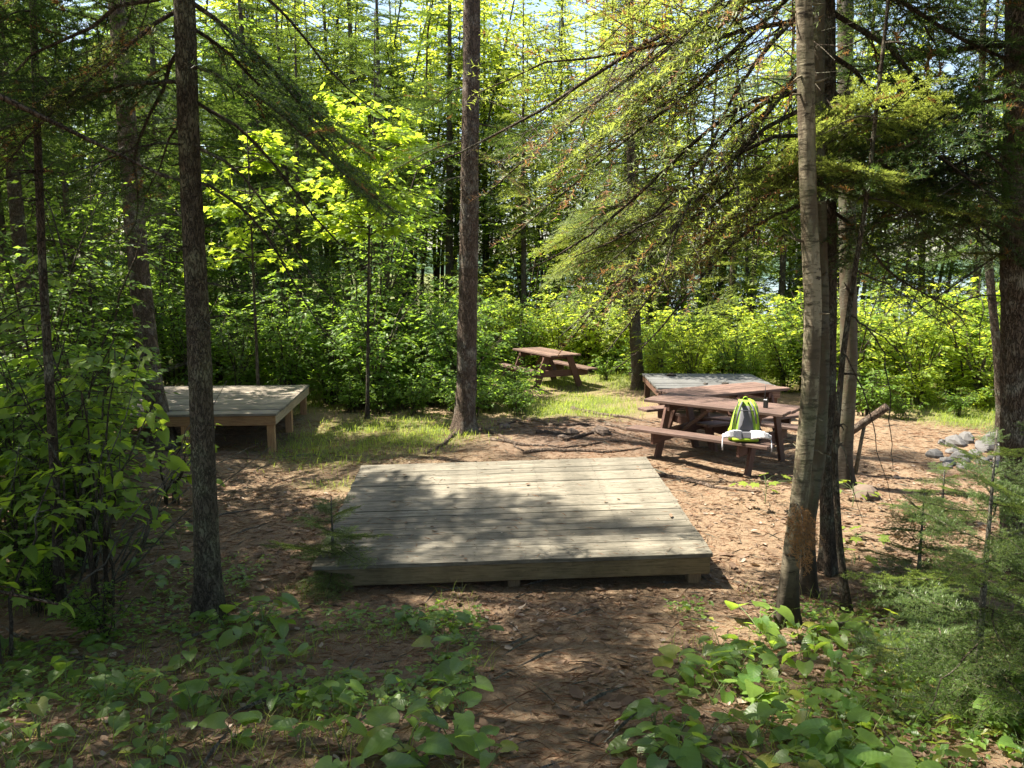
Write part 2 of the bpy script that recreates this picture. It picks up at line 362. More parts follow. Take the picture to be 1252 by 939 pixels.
# ------------------------------------------------------------------ the setting
def axis_coords(lo, hi, step, far, n):
    g = np.geomspace(1, far, n) - 1
    return np.concatenate([lo - (g[::-1])[:-1] - 0, np.arange(lo, hi, step), hi + g])
xs = axis_coords(-9, 11, .11, 400, 22); ys = axis_coords(-1, 22, .11, 420, 26)
ys = ys[ys > -120]
X, Y = np.meshgrid(xs, ys, indexing='ij'); Z = ground_z(X, Y)
def grass_shade_mask(x, y):
    a = np.exp(-(((x + 1.9) / 1.5) ** 2 + ((y - 11.6) / 1.6) ** 2) ** 2) * .9
    a = np.maximum(a, np.exp(-(((x - 1.0) / 1.3) ** 2 + ((y - 14.6) / 1.7) ** 2) ** 2))
    a = np.maximum(a, np.exp(-(((x + 1.0) / 1.3) ** 2 + ((y - 9.1) / .35) ** 2) ** 2) * .9)
    a = np.maximum(a, smooth(15.5, 18, y) * .8); a = np.maximum(a, smooth(6.0, 7.5, x) * smooth(12, 13.6, y))
    a = np.maximum(a, smooth(-2.6, -4.5, x) * smooth(12.5, 14, y)); a = np.maximum(a, smooth(19, 22, y) * 3)  # last term darkens the far ground to stand for woods shade
    return np.clip(a * (.35 + 1.3 * vnoise(x * 1.7, y * 1.7, 9)), 0, 1)
def soil_mask(x, y):
    return np.exp(-(((x - 1.1) / 2.0) ** 2 + ((y - 11.6) / 1.5) ** 2) ** 2)
n, mm = X.shape
I = np.arange(n * mm).reshape(n, mm)
Fq = np.stack([I[:-1, :-1], I[1:, :-1], I[1:, 1:], I[:-1, 1:]], -1).reshape(-1, 4)
gm = MB().add(np.stack([X, Y, Z], -1).reshape(-1, 3), Fq).mesh('ground', M['ground'])
for nm, fn in (('grass', grass_shade_mask), ('soil', soil_mask)):
    a = gm.attributes.new(nm, 'FLOAT', 'POINT'); a.data.foreach_set('value', fn(X, Y).ravel().astype(np.float32))
tag(link('ground', gm), kind='structure')
lk = MB().add([(-600, 46, 0), (600, 46, 0), (600, 900, 0), (-600, 900, 0)], [[0, 1, 2, 3]]).mesh('lake', M['water'])
tag(link('lake', lk, loc=(0, 0, -3.6)), kind='structure')
hx = np.linspace(-900, 900, 120); hv = []
for i, x in enumerate(hx):
    h = 9 + 12 * vnoise(x / 130, 0, 5) + 4 * vnoise(x / 14, 0, 6)
    hv += [(x, 640, -6), (x, 690, h - 4), (x, 760, h * 1.3 - 4), (x, 900, -6)]
hf = [[i * 4 + k, (i + 1) * 4 + k, (i + 1) * 4 + k + 1, i * 4 + k + 1] for i in range(119) for k in range(3)]
tag(link('far_shore', MB().add(hv, hf).mesh('far_shore', M['far_wood'])), kind='structure')

# ------------------------------------------------------------------ tent platforms
def tent_platform(label, loc, rot, Wd, Ln, nb, mdeck, mf, mfs, mp, posts, fh=.14, dark_gap=.0035, group=None):
    """origin = middle of the front top edge; boards run along x"""
    t = thing('tent_platform', label, 'tent platform', loc, rot=rot)
    bw = Ln / nb
    for k in range(nb):
        ov = rng.normal(0, .004)
        o = link('deck_board', MB().box((0, 0, 0), (Wd + .03 + rng.normal(0, .005), bw - dark_gap - abs(rng.normal(0, .003)), .034), bev=.0025, jit=.0007).mesh('deck_board', mdeck), t,
                 (ov, bw * (k + .5) - .015, -.017 + rng.normal(0, .0026)), (rng.normal(0, .011), rng.normal(0, .0006), rng.normal(0, .0007)))
    zf = -.036 - fh / 2
    for yy in (.012, Ln - .03): link('fascia_board', MB().box((0, 0, 0), (Wd, .038, fh), bev=.004).mesh('fascia_board', mf), t, (0, yy + .01, zf))
    for xx in (-Wd / 2 + .02, Wd / 2 - .02): link('fascia_board', MB().box((0, 0, 0), (.038, Ln - .085, fh - .004), bev=.004).mesh('fascia_board', mfs), t, (xx, Ln / 2, zf - .002))
    for k in range(1, 5): link('joist', MB().box((0, 0, 0), (.038, Ln - .09, fh - .02)).mesh('joist', mfs), t, (-Wd / 2 + k * Wd / 5, Ln / 2, zf))
    mw = Matrix.Translation(loc) @ Euler(rot).to_matrix().to_4x4()
    nm = MB(); hexa = np.array([(math.cos(a) * .0055, math.sin(a) * .0055, 0) for a in np.arange(6) * math.pi / 3])
    for k in range(nb):
        for q in range(6):
            for e in (.25, .75): nm.add(hexa + [-Wd / 2 + .02 + q * (Wd - .04) / 5 + rng.normal(0, .005), bw * (k + e) - .015 + rng.normal(0, .004), .0045], [[0, 1, 2, 3, 4, 5]], 0, False)
    tag(link('nail_heads', nm.mesh('nail_heads', M['charcoal']), t), kind='stuff')
    for (x, y) in posts:
        p = mw @ Vector((x, y, zf)); g = gz(p.x, p.y); h = max(.08, p.z + fh * .3 - g + .05)
        link('post', MB().box((0, 0, 0), (.10, .10, h), bev=.006).mesh('post', mp), t, (x, y, zf + fh * .3 - h / 2))
    return t
W1, L1 = 3.05, 2.631
tent_platform('low weathered grey wooden tent platform in the middle of the clearing', (.013, 6.035, .241), (R(3.4), R(-1.3), R(1.9)), W1, L1, 18,
              M['deck'], M['fascia'], M['fascia_y'], M['post'], [(-1.4, .1), (0, .1), (1.42, .1), (-1.4, 2.5), (0, 2.5), (1.42, 2.5)])
tent_platform('raised tent platform with orange lumber frame and posts at the shrub edge', (-4.42, 10.8, .52), (R(.6), 0, R(4)), 2.44, 2.62, 18,
              M['deck_warm'], M['cedar'], M['cedar_y'], M['cedar_z'], [(-1.14, .1), (0, .1), (1.14, .1), (-1.14, 1.3), (1.14, 1.3), (-1.14, 2.5), (0, 2.5), (1.14, 2.5)], .13)
tent_platform('silver grey raised platform just behind the picnic tables', (3.42, 13.35, .5), (R(-.3), 0, R(-2)), 2.0, 2.1, 14,
              M['deck_grey'], M['stain'], M['stain_y'], M['stain_z'], [(-.92, .1), (.92, .1), (-.92, 2.0), (.92, 2.0)], .12)

# ------------------------------------------------------------------ picnic tables
def picnic_table(label, c, rz, length=1.85):
    t = thing('picnic_table', label, 'picnic table', (c[0], c[1], gz(*c) - .005), rz)
    H = .76
    for k in range(5):
        link('tabletop_plank', MB().box((0, 0, 0), (length + rng.normal(0, .006), .139, .038), bev=.005, jit=.0006).mesh('plank', M['stain']), t, (rng.normal(0, .004), (k - 2) * .146, H - .019 + rng.normal(0, .001)), (0, 0, rng.normal(0, .001)))
    for s in (-1, 1):
        link('bench_plank', MB().box((0, 0, 0), (length, .24, .038), bev=.005, jit=.0006).mesh('bench', M['stain']), t, (0, s * .66, .425), (rng.normal(0, .01), 0, 0))
        x = s * (length / 2 - .36)
        link('top_cleat', MB().box((0, 0, 0), (.038, .70, .09), bev=.004).mesh('cleat', M['stain_y']), t, (x, 0, H - .038 - .046))
        link('seat_support', MB().box((0, 0, 0), (.038, 1.5, .14), bev=.004).mesh('support', M['stain_y']), t, (x, 0, .405 - .07))
        for q in (-1, 1):
            a = Vector((x + s * .04, q * .26, H - .045)); b = Vector((x + s * .04, q * .56, -.03))
            d = b - a; m = MB().box((0, 0, 0), (.038, .14, d.length), bev=.004, rot=Euler((math.atan2(-(b.y - a.y), a.z - b.z) * -1, 0, 0)))
            link('leg', m.mesh('leg', M['stain_z']), t, (a + b) / 2)
        a = Vector((x - s * .03, 0, .33)); b = Vector((s * .1, 0, H - .06)); d = b - a
        link('diagonal_brace', MB().box((0, 0, 0), (d.length, .09, .038), bev=.004, rot=Euler((0, -math.atan2(d.z, d.x), 0))).mesh('brace', M['stain']), t, (a + b) / 2)
    link('top_cleat', MB().box((0, 0, 0), (.09, .70, .036), bev=.004).mesh('cleat', M['stain_y']), t, (0, 0, H - .058))
    return t
T1 = (2.66, 10.25); T1R = R(-39)
picnic_table('red stained picnic table with the green backpack on its bench', T1, T1R)
picnic_table('red stained picnic table between the backpack table and the grey platform', (3.03, 11.62), R(27))
picnic_table('red stained picnic table standing alone at the back by leafy shrubs', (.72, 17.5), R(117), 1.72)

# ------------------------------------------------------------------ backpack on the bench, radio on the table
def loft(prof, seg=20, ex=2.6):
    """prof: (z, cx, cy, rx, ry) rows -> superellipse tube"""
    a = np.linspace(0, 2 * np.pi, seg, endpoint=False); ca, sa = np.cos(a), np.sin(a)
    V = []
    for z, cx, cy_, rx, ry in prof:
        V.append(np.stack([cx + rx * np.sign(ca) * np.abs(ca) ** (2 / ex), cy_ + ry * np.sign(sa) * np.abs(sa) ** (2 / ex), np.full(seg, z)], 1))
    n = len(prof); V = np.concatenate(V); i = np.arange(n - 1)[:, None] * seg; j = np.arange(seg)[None]; j2 = (j + 1) % seg
    F = np.stack([i + j, i + j2, i + seg + j2, i + seg + j], -1).reshape(-1, 4)
    c_ = V.mean(0); q_ = (vnoise(V[:, 0] * 38 + V[:, 1] * 23 + 5, V[:, 2] * 30, 8) - .5)[:, None] * .022 + 1
    V[:, :2] = c_[:2] + (V[:, :2] - c_[:2]) * (1 + (q_ - 1) * 3.2)
    return V, F
def backpack(loc, rz):
    t = thing('backpack', 'lime green and grey hiking backpack with pale hip belt on the bench', 'backpack', loc, rot=(R(-17), 0, rz), scale=.92)
    # local -y is the harness side
    V, F = loft([(.0, 0, .06, .05, .03), (.0, 0, .06, .15, .09), (.04, 0, .06, .2, .12), (.15, -.005, .07, .195, .13), (.3, .01, .07, .17, .125), (.42, .02, .065, .145, .11), (.50, .03, .06, .115, .09), (.545, 0, .055, .08, .06), (.55, 0, .055, .02, .02)])
    pb = link('pack_body', MB().add(V, F).mesh('pack_body', M['olive']), t)
    V, F = loft([(.05, 0, -.045, .02, .01), (.055, 0, -.055, .105, .028), (.2, 0, -.057, .09, .03), (.35, 0, -.05, .07, .026), (.45, 0, -.042, .045, .02), (.455, 0, -.035, .02, .01)])
    bp = link('back_panel', MB().add(V, F).mesh('back_panel', M['mesh_grey']), t)
    for s in (-1, 1):
        p = [(s * .045, -.03, .50), (s * .06, -.085, .50), (s * .085, -.12, .44), (s * .115, -.125, .34), (s * .135, -.105, .22), (s * .145, -.065, .12)]
        b = MB(); P = np.array(p); 
        for k in range(len(P) - 1):
            d = P[k + 1] - P[k]; L = np.linalg.norm(d)
            D = np.stack([d / L, np.array([1.0, 0, 0]) - d / L * (d[0] / L), ]) ; D[1] /= np.linalg.norm(D[1]); nrm = np.cross(D[0], D[1])
            Rm = np.stack([D[0], D[1], nrm], 1); b.box(tuple((P[k] + P[k + 1]) / 2), (L + .012, .058 - .004 * k, .016), rot=Rm, bev=.006)
        ss = link('shoulder_strap', b.mesh('strap', M['lime' if s > 0 else 'olive']), t)
        link('strap_edging', MB().tube(P + np.array([s * .03, -.004, 0]), .006, 6).mesh('edging', M['dark_fab']), ss)
        link('strap_padding', MB().tube(P[1:5] + np.array([-s * .012, -.008, 0]), [.008, .014, .014, .008], 6).mesh('padding', M['mesh_grey']), ss)
        # hip belt wing: padded, flaring forward
        q = MB(); pts = []
        for k in range(7):
            u = k / 6; pts.append((s * (.05 + .24 * u), -.075 - .10 * math.sin(u * 2.4) , .075 + .02 * math.sin(u * 3) - .03 * u))
        P = np.array(pts)
        for k in range(6):
            d = P[k + 1] - P[k]; L = np.linalg.norm(d); X_ = d / L; Zr = np.array([0, 0, 1.]); Y_ = np.cross(Zr, X_); Y_ /= np.linalg.norm(Y_); Z_ = np.cross(X_, Y_)
            hgt = .115 - .055 * (k / 5) ** 1.5
            q.box(tuple((P[k] + P[k + 1]) / 2), (L + .02, .03, hgt), rot=np.stack([X_, Y_, Z_], 1), bev=.012)
        hb = link('hip_belt', q.mesh('hip_belt', M['white_fab']), t)
        link('belt_webbing', MB().tube([(s * .285, -.13, .05), (s * .295, -.15, .0), (s * .298, -.17, -.06), (s * .295, -.16, -.13)], .008, 6).mesh('web', M['white_fab']), hb)
        V, F = loft([(.02, s * .165, .05, .02, .05), (.03, s * .17, .05, .035, .085), (.16, s * .172, .055, .035, .09), (.2, s * .165, .055, .02, .08)], 12)
        link('side_pocket', MB().add(V, F).mesh('side_pocket', M['dark_fab' if s > 0 else 'lime']), pb)
    V, F = loft([(.34, .13, .03, .01, .03), (.345, .125, .02, .05, .09), (.45, .105, .02, .05, .085), (.53, .07, .03, .045, .06), (.555, .05, .04, .02, .03)], 12)
    link('side_panel', MB().add(V, F).mesh('side_panel', M['lime']), t)
    V, F = loft([(.005, 0, .0, .06, .05), (.0, 0, .0, .15, .09), (.03, 0, .0, .17, .10), (.055, 0, .02, .165, .08), (.06, 0, .03, .1, .05)])
    link('base_panel', MB().add(V, F).mesh('base_panel', M['lime']), t)
    link('lumbar_pad', MB().box((0, -.085, .075), (.17, .04, .10), bev=.018).mesh('lumbar', M['mesh_grey']), bp)
    link('haul_loop', MB().tube([(-.03, .0, .53), (-.02, -.01, .565), (0, -.015, .575), (.02, -.01, .57), (.03, .0, .53)], .007, 6).mesh('loop', M['lime']), t)
    link('chest_strap', MB().tube([(-.1, -.135, .38), (0, -.15, .375), (.1, -.135, .38)], .007, 6).mesh('chest', M['dark_fab']), t)
    for k in range(4): link('compression_strap', MB().tube([(-.17 + .02 * k, -.03, .12 + .09 * k), (-.172 + .016 * k, .06, .15 + .09 * k), (-.14 + .012 * k, .16, .16 + .09 * k)], .006, 6).mesh('strap', M['dark_fab']), t)
    return t
def on_table(u, v, z):
    c, s = math.cos(T1R), math.sin(T1R); return (T1[0] + u * c - v * s, T1[1] + u * s + v * c, gz(*T1) - .005 + z)
backpack(on_table(.62, -.68, .446), T1R + R(30))
rd = thing('handheld_radio', 'small black handheld radio with thin aerial standing on the picnic table', 'radio', on_table(.60, -.06, .76), T1R)
rb = link('radio_body', MB().box((0, 0, .055), (.055, .038, .11), bev=.008).mesh('radio_body', M['black']), rd)
link('antenna', MB().tube([(-.014, 0, .108), (-.014, 0, .14), (-.013, 0, .16), (-.01, 0, .30)], [.008, .007, .005, .003], 8).mesh('antenna', M['black']), rb)
link('knob', MB().tube([(.014, 0, .108), (.014, 0, .125)], .008, 8).mesh('knob', M['black']), rb)
for (u, v, s) in ((-.45, 1.0, 1.2), (-.1, .25, .8), (.25, .3, .7)):
    p = (3.4 + u, 13.4 + v * 1.6, .503 - .012 * v); mb = MB()
    V, F = loft([(0, 0, 0, .01, .01), (.002, 0, 0, .09, .05), (.025, .01, 0, .08, .045), (.04, 0, .01, .04, .02), (.042, 0, .01, .005, .005)], 10, 2.1)
    V += rng.normal(0, .006, V.shape); mb.add(V * s, F)
    tag(link('debris_clump', mb.mesh('debris_clump', M['charcoal']), None, p, (0, 0, rng.uniform(0, 6))), 'dark clump of forest debris lying on the silver grey platform', 'debris', 'dark debris on the grey platform')

# ------------------------------------------------------------------ leaf and spray templates (x along the leaf, z its upper side)
LEAF4 = (np.array([(0, 0, 0), (.42, .29, .05), (.42, 0, -.01), (.42, -.29, .05), (1, 0, -.10)], float), np.array([(0, 2, 1), (0, 3, 2), (2, 4, 1), (3, 4, 2)]))
LEAF2 = (np.array([(0, 0, 0), (.42, .29, .07), (.42, -.29, .07), (1, 0, -.08)], float), np.array([(0, 3, 1), (0, 2, 3)]))
def maple_template():
    pol = [(-168, .16), (-140, .50), (-112, .40), (-100, .66), (-78, .50), (-52, .98), (-36, .62), (-24, .74), (-14, .66), (0, 1.1)]
    pts = [(r * math.cos(R(a)), r * math.sin(R(a))) for a, r in pol]
    pts = pts + [(x, -y) for x, y in pts[:-1][::-1]]
    V = [(0.0, 0, 0)] + [(x + .0, y, -.10 * (x * x) - .06 * abs(y) + .05 * math.sin(9 * y)) for x, y in pts]
    F = [(0, i, i + 1) for i in range(1, len(pts))]
    V = np.array(V) * .5 + np.array([.42, 0, 0]); V[:, 0] -= .0
    return V, np.array(F)
MAPLE = maple_template()

def tri_needles(mb, P, T, sp_side, ln, wd, mat, ang=55, flat=.6):
    """P positions, T twig tangents: one thin needle at each"""
    k = len(P); up = np.tile([0, 0, 1.0], (k, 1)); side = np.cross(up, T); side /= np.linalg.norm(side, axis=1)[:, None] + 1e-9
    upv = np.cross(T, side)
    sg = np.where(np.arange(k) % 2 == 0, 1.0, -1.0); ph = rng.normal(0, flat, k) + np.abs(rng.normal(0, .25, k)) 
    lat = side * (sg * np.cos(ph))[:, None] + upv * np.sin(ph)[:, None]
    a = np.radians(ang + rng.normal(0, 10, k)); D = T * np.cos(a)[:, None] + lat * np.sin(a)[:, None]
    L = ln * rng.uniform(.75, 1.15, k); Wv = np.cross(D, upv); Wv /= np.linalg.norm(Wv, axis=1)[:, None] + 1e-9
    A = P + Wv * (wd / 2); B = P - Wv * (wd / 2); C = P + D * L[:, None]
    V = np.stack([A, B, C], 1).reshape(-1, 3); F = np.arange(3 * k).reshape(-1, 3)
    mb.add(V, F, mat, False)

def spray(L, lat_step, nl, nw, ns, sub=0.0, droop=.12, spread=.5, bare=.15, dead=0.0, wood_r=.012, seg=4, needles=True, up=0.0):
    """a flat conifer branch along +x with side shoots and needles. slots: 0 wood, 1 needle, 2 dead needle"""
    mb = MB(); n = 10; t = np.linspace(0, 1, n); wob = np.cumsum(rng.normal(0, .012, n)) * L
    ax = np.stack([t * L, wob * 1.6 + .03 * L * np.sin(t * rng.uniform(3, 7)) * rng.normal(), (-droop * (1.35 * t ** 2 - .45 * t ** 4) + up * t + .02 * np.sin(t * rng.uniform(5, 9) + rng.uniform(0, 6))) * L], 1)
    mb.tube(ax, wood_r * (1 - .85 * t) + .0012, seg, 0, False)
    def axp(u): return np.stack([np.interp(u, t, ax[:, k]) for k in range(3)], -1)
    paths = [(axp(np.linspace(bare, 1, 14)), 1)]
    u = bare * .6; sd = 1
    while u < .985:
        for sd in (-1, 1):
            if rng.random() < .12: continue
            uu = min(.99, u + rng.uniform(-.3, .3) * lat_step / L)
            l = L * spread * (min(1, uu / .25) ** .5) * (1 - uu) ** .75 * rng.uniform(.6, 1.15) + .05 * L * rng.uniform(.6, 1.2)
            an = R(rng.uniform(42, 66)); p0 = axp(np.array([uu]))[0]; m = 6; q = np.linspace(0, 1, m)
            d = np.array([math.cos(an), sd * math.sin(an), rng.normal(-.04, .1)]); d2 = np.array([.5, sd * .25, -.15 - droop])
            pt = p0 + d * (q * l)[:, None] + d2 * (.25 * l * q ** 2)[:, None]
            mb.tube(pt, np.maximum(wood_r * .4 * (1 - .8 * q) * (1 - .6 * uu), .0012), 3, 0, False)
            paths.append((pt, l / L))
            if sub and l > sub * 2.2:
                for w_ in np.arange(sub * .8, l * .9, sub):
                    for s3 in (-1, 1):
                        if rng.random() < .2: continue
                        f = w_ / l; b0 = np.array([np.interp(f, q, pt[:, k]) for k in range(3)]); l3 = l * .5 * (1 - f) * rng.uniform(.6, 1.1) + .3 * sub
                        tv = pt[-1] - pt[0]; tv /= np.linalg.norm(tv); sv = np.cross([0, 0, 1.0], tv)
                        d3 = tv * .65 + sv * s3 * .75 + np.array([0, 0, rng.normal(-.08, .12)])
                        q3 = np.linspace(0, 1, 4); p3 = b0 + d3 * (q3 * l3)[:, None]
                        mb.tube(p3, .0013, 3, 0, False); paths.append((p3, .3))
        u += lat_step / L
    if needles:
        for pt, rel in paths:
            sg = np.linalg.norm(np.diff(pt, axis=0), axis=1); tot = sg.sum(); k = max(2, int(tot / ns) * 2)
            s = np.sort(rng.uniform(0, tot, k)); cs = np.concatenate([[0], np.cumsum(sg)])
            P = np.stack([np.interp(s, cs, pt[:, j]) for j in range(3)], -1)
            idx = np.clip(np.searchsorted(cs, s) - 1, 0, len(sg) - 1); T = (np.diff(pt, axis=0) / (sg[:, None] + 1e-9))[idx]
            tri_needles(mb, P, T, 0, nl, nw, 2 if rng.random() < dead else 1)
    return mb
def mset(nm, wood='bark_dark'): return [M[wood], M[nm], M['needle_dead']]
SPR = {}
SPR['fine'] = [spray(.62, .05, .022, .0034, .0046, .042, .12, .5, .08, 0, .005).mesh('branch', mset('needle_sap', 'bark_dark')) for _ in range(4)]
SPR['mid'] = [spray(1.6, .08, .030, .0065, .0085, .09, dr, .46, .18, .05, .013, 5).mesh('branch', mset('needle')) for dr in (.1, .22, .3, .15, .25)]
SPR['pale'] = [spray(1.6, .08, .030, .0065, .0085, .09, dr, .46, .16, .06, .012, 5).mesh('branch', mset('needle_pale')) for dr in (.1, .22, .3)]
SPR['rusty'] = [spray(1.6, .08, .029, .006, .02, .09, dr, .46, .2, .25, .012, 5).mesh('branch', mset('needle_pale')) for dr in (.15, .3, .4)]
SPR['bare'] = [spray(1.4, .11, 0, 0, 1, .12, dr, .4, .15, 0, .011, 4, False, up).mesh('dead_branch', [M['twig']]) for dr, up in ((.35, .1), (.5, 0), (.2, -.1), (.6, .2))]
SPR['bare_dark'] = [spray(1.6, .13, 0, 0, 1, .15, dr, .45, .15, 0, .013, 4, False, up).mesh('dead_branch', [M['bark_dark']]) for dr, up in ((.35, .1), (.5, 0), (.25, -.1))]
far_t = [spray(1.5, .12, .065, .019, .014, 0, dr, .5, .10, 0, .010, 3) for dr in (.05, .2, .3, .15)]

def trunk_mb(pts, r0, r1, seg=14, flare=1.55, wob=.06):
    """trunk through world points (made relative to the first), tapering r0 to r1, flared and lobed at the foot"""
    pts = [Vector(p) for p in pts]; o = pts[0].copy(); P = np.array([tuple(p - o) for p in pts])
    cs = np.concatenate([[0], np.cumsum(np.linalg.norm(np.diff(P, axis=0), axis=1))])
    s = np.concatenate([[-.25, 0, .06, .14, .25, .4], (np.arange(.46, min(5.6, cs[-1] - .1), .06) if seg > 12 else np.zeros(0)), np.arange(.6 if seg <= 12 else min(5.8, cs[-1] - .05), cs[-1], .3), [cs[-1]]])
    Q = np.stack([np.interp(s, cs, P[:, k]) for k in range(3)], -1); Q[0] = P[0] - np.array([0, 0, .25])
    for _ in range(2): Q[2:-1] = (Q[1:-2] + 2 * Q[2:-1] + Q[3:]) / 4
    a = np.linspace(0, 2 * np.pi, seg, endpoint=False); H = cs[-1]
    rad = r0 + (r1 - r0) * np.clip(s / H, 0, 1) ** .85
    fl = 1 + (flare - 1) * np.exp(-np.clip(s, 0, None) / .16)
    ph = rng.uniform(0, 6.3, 3)
    lob = 1 + (np.exp(-np.clip(s, 0, None) / .2)[:, None]) * (.22 * np.sin(3 * a + ph[0]) + .15 * np.sin(5 * a + ph[1]))[None]
    sd = rng.uniform(0, 50); ca = np.cos(a)[None]; sa = np.sin(a)[None]; sz = s[:, None]
    rel = (vnoise(ca * 5 + sd, sa * 5 + sz * 5, 3) - .5) * .09 + (vnoise(ca * 1.2 + sd, sa * 1.2 + sz * 1.6, 4) - .5) * .16 + (vnoise(ca * 9 + sd, sa * 9 + sz * 16, 5) - .5) * .07
    rr = rad[:, None] * fl[:, None] * lob * (1 + rel + (rng.normal(0, .012, (len(s), seg)) if seg > 12 else 0))
    mb = MB().tube(Q, rr, seg, 0, True)
    if seg > 12:
        for _ in range(22):
            z = rng.uniform(.5, 6); aa = rng.uniform(0, 6.28); k = int(np.argmin(np.abs(s - z))); b = Q[k]; l = rng.uniform(.03, .16); d = np.array([math.cos(aa), math.sin(aa), rng.normal(0, .25)]); r_ = rad[k]
            mb.tube([b + d * r_ * .7, b + d * (r_ + l * .5), b + d * (r_ + l) + [0, 0, rng.normal(0, .02)]], [.009, .006, .003], 5, 0)
    return mb, o

def path_at(o, pts, z):
    P = np.array([tuple(Vector(p) - o) for p in pts]); return Vector([np.interp(z, P[:, 2], P[:, k]) for k in range(2)] + [z])

def near_tree(name, label, pts, r0, r1, bark, boughs, cat='tree', group=None, seg=26, kinds=None):
    """boughs: (height, azimuth deg, length, pitch deg, kind)"""
    mb, o = trunk_mb(pts, r0, r1, seg)
    t = thing(name, label, cat, o, group=group)
    link('trunk', mb.mesh('trunk', M[bark]), t)
    for (z, az, ln, pitch, kind) in boughs:
        me = SPR[kind][rng.integers(len(SPR[kind]))]; base = .62 if kind == 'fine' else (1.4 if kind == 'bare' else 1.6)
        p = path_at(o, pts, z)
        link('dead_branch' if 'bare' in kind else 'branch', me, t, p, Euler((rng.normal(0, .3), R(-pitch + (rng.normal(0, 7) if kind != 'fine' else 0)), R(az + rng.normal(0, 9))), 'XYZ'), ln / base)
    return t
def crown_boughs(z0, z1, step, l0, l1, kind, pitch0=-12, pitch1=25, az0=None, jitter=.3):
    out = []; z = z0; az = rng.uniform(0, 360) if az0 is None else az0
    while z < z1:
        f = (z - z0) / (z1 - z0); az += 137.5 + rng.normal(0, 18)
        k = kind[rng.integers(len(kind))] if isinstance(kind, (list, tuple)) else kind
        out.append((z, az % 360, (l0 + (l1 - l0) * f) * rng.uniform(.7, 1.15), pitch0 + (pitch1 - pitch0) * f + rng.normal(0, 8), k)); z += step * rng.uniform(.7, 1.3)
    return out
def up_to(pts, H):
    """carry a trunk path on upwards to height H"""
    pts = [Vector(p) for p in pts]; d = (pts[-1] - pts[-2]).normalized(); d = Vector((d.x * .5, d.y * .5, 1)); top = pts[-1]
    return pts + [top + d * ((H - top.z) * f) for f in (.5, 1)]

def px_path(px, Y, foot=None):
    f = gp(*px[0]) if foot is None else Vector(foot); Y = f.y if Y is None else Y
    return [f] + [at_depth(x, y, Y) for x, y in px[1:]]

# --- the single trees one can make out
pA = up_to(px_path([(257, 757), (252, 640), (243, 400), (232, 200), (225, 0)], None), 13)
near_tree('spruce_tree', 'slender dark spruce trunk rising from leafy plants left of the platform', pA, .084, .03, 'bark_grey',
          [(3.0, 8, 1.3, -22, 'bare_dark'), (3.25, -20, 1.5, -28, 'bare_dark'), (3.5, 25, 1.5, -30, 'bare_dark'), (3.7, -10, 1.7, -30, 'mid'), (3.9, 60, 1.6, -16, 'mid'), (2.75, 170, .9, 0, 'bare'), (2.5, 200, .7, 10, 'bare'),
           (2.9, 120, .9, 15, 'bare'), (2.3, 40, .6, 5, 'bare'), (2.1, 330, .5, -10, 'bare'), (3.2, 230, .9, -5, 'bare_dark'), (3.4, 150, 1.2, -10, 'bare_dark'), (1.8, 160, .4, 10, 'bare'), (3.6, 190, 1.6, -14, 'mid'), (3.8, 140, 1.7, -24, 'mid'), (4.0, 210, 1.8, -22, 'rusty'), (4.1, 170, 1.8, -18, 'mid'), (4.1, 30, 1.9, -34, 'mid')] + crown_boughs(4.4, 12, .34, 1.8, .5, ['mid', 'mid', 'bare_dark']))
pB = up_to(px_path([(74, 747), (66, 560), (52, 330), (44, 120), (40, 0)], None), 8)
near_tree('spruce_sapling', 'thin dark young spruce stem among bushes at the shady side', pB, .034, .012, 'bark_dark',
          [(1.5 + .22 * k, 40 + 77 * k, .7, -5, 'bare_dark') for k in range(9)] + crown_boughs(3.4, 8, .2, 1.0, .4, ['mid', 'bare_dark']))
pC = up_to(px_path([(200, 548), (186, 470), (170, 330), (155, 150), (143, 0)], None), 15)
near_tree('spruce_tree', 'thick brown spruce trunk at the side of the orange framed platform', pC, .155, .05, 'bark_red',
          crown_boughs(2.6, 5, .2, 1.3, 1.6, ['bare', 'bare_dark', 'bare'], -10, -5) + crown_boughs(4.4, 11.5, .2, 1.8, .4, ['mid', 'bare_dark', 'rusty']))
pD = up_to(px_path([(566, 528), (570, 470), (573, 330), (575, 150), (577, 0)], None), 16)
near_tree('pine_tree', 'tall straight reddish pine trunk right behind the middle platform', pD, .145, .07, 'bark_red',
          [(4.1, 180, 1.5, -5, 'mid'), (4.3, 20, 1.6, -14, 'mid'), (4.0, 330, 1.3, -20, 'rusty'), (4.8, 150, 1.3, -5, 'mid'), (3.2, 10, .7, -10, 'bare'), (3.6, 190, .8, 0, 'bare')] + crown_boughs(7.0, 15.0, .22, 1.35, .4, 'mid'))
pE = up_to(px_path([(781, 476), (777, 420), (774, 340), (772, 200), (770, 80)], None), 11)
near_tree('fir_tree', 'fir with bare lower trunk standing between the lone table and grey platform', pE, .125, .05, 'bark',
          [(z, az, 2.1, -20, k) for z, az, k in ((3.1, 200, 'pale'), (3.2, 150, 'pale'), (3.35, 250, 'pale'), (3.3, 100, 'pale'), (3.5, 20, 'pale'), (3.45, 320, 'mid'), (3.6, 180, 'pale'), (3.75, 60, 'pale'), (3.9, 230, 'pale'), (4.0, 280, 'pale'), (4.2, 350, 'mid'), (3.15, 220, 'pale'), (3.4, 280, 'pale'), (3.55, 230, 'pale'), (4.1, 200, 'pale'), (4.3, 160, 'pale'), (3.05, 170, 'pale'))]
          + [(2.6, 190, 1.1, -15, 'bare'), (2.8, 330, 1.2, -15, 'bare'), (2.9, 240, 1.3, -20, 'bare')] + crown_boughs(4.2, 10.6, .15, 2.0, .4, ['mid', 'pale']))
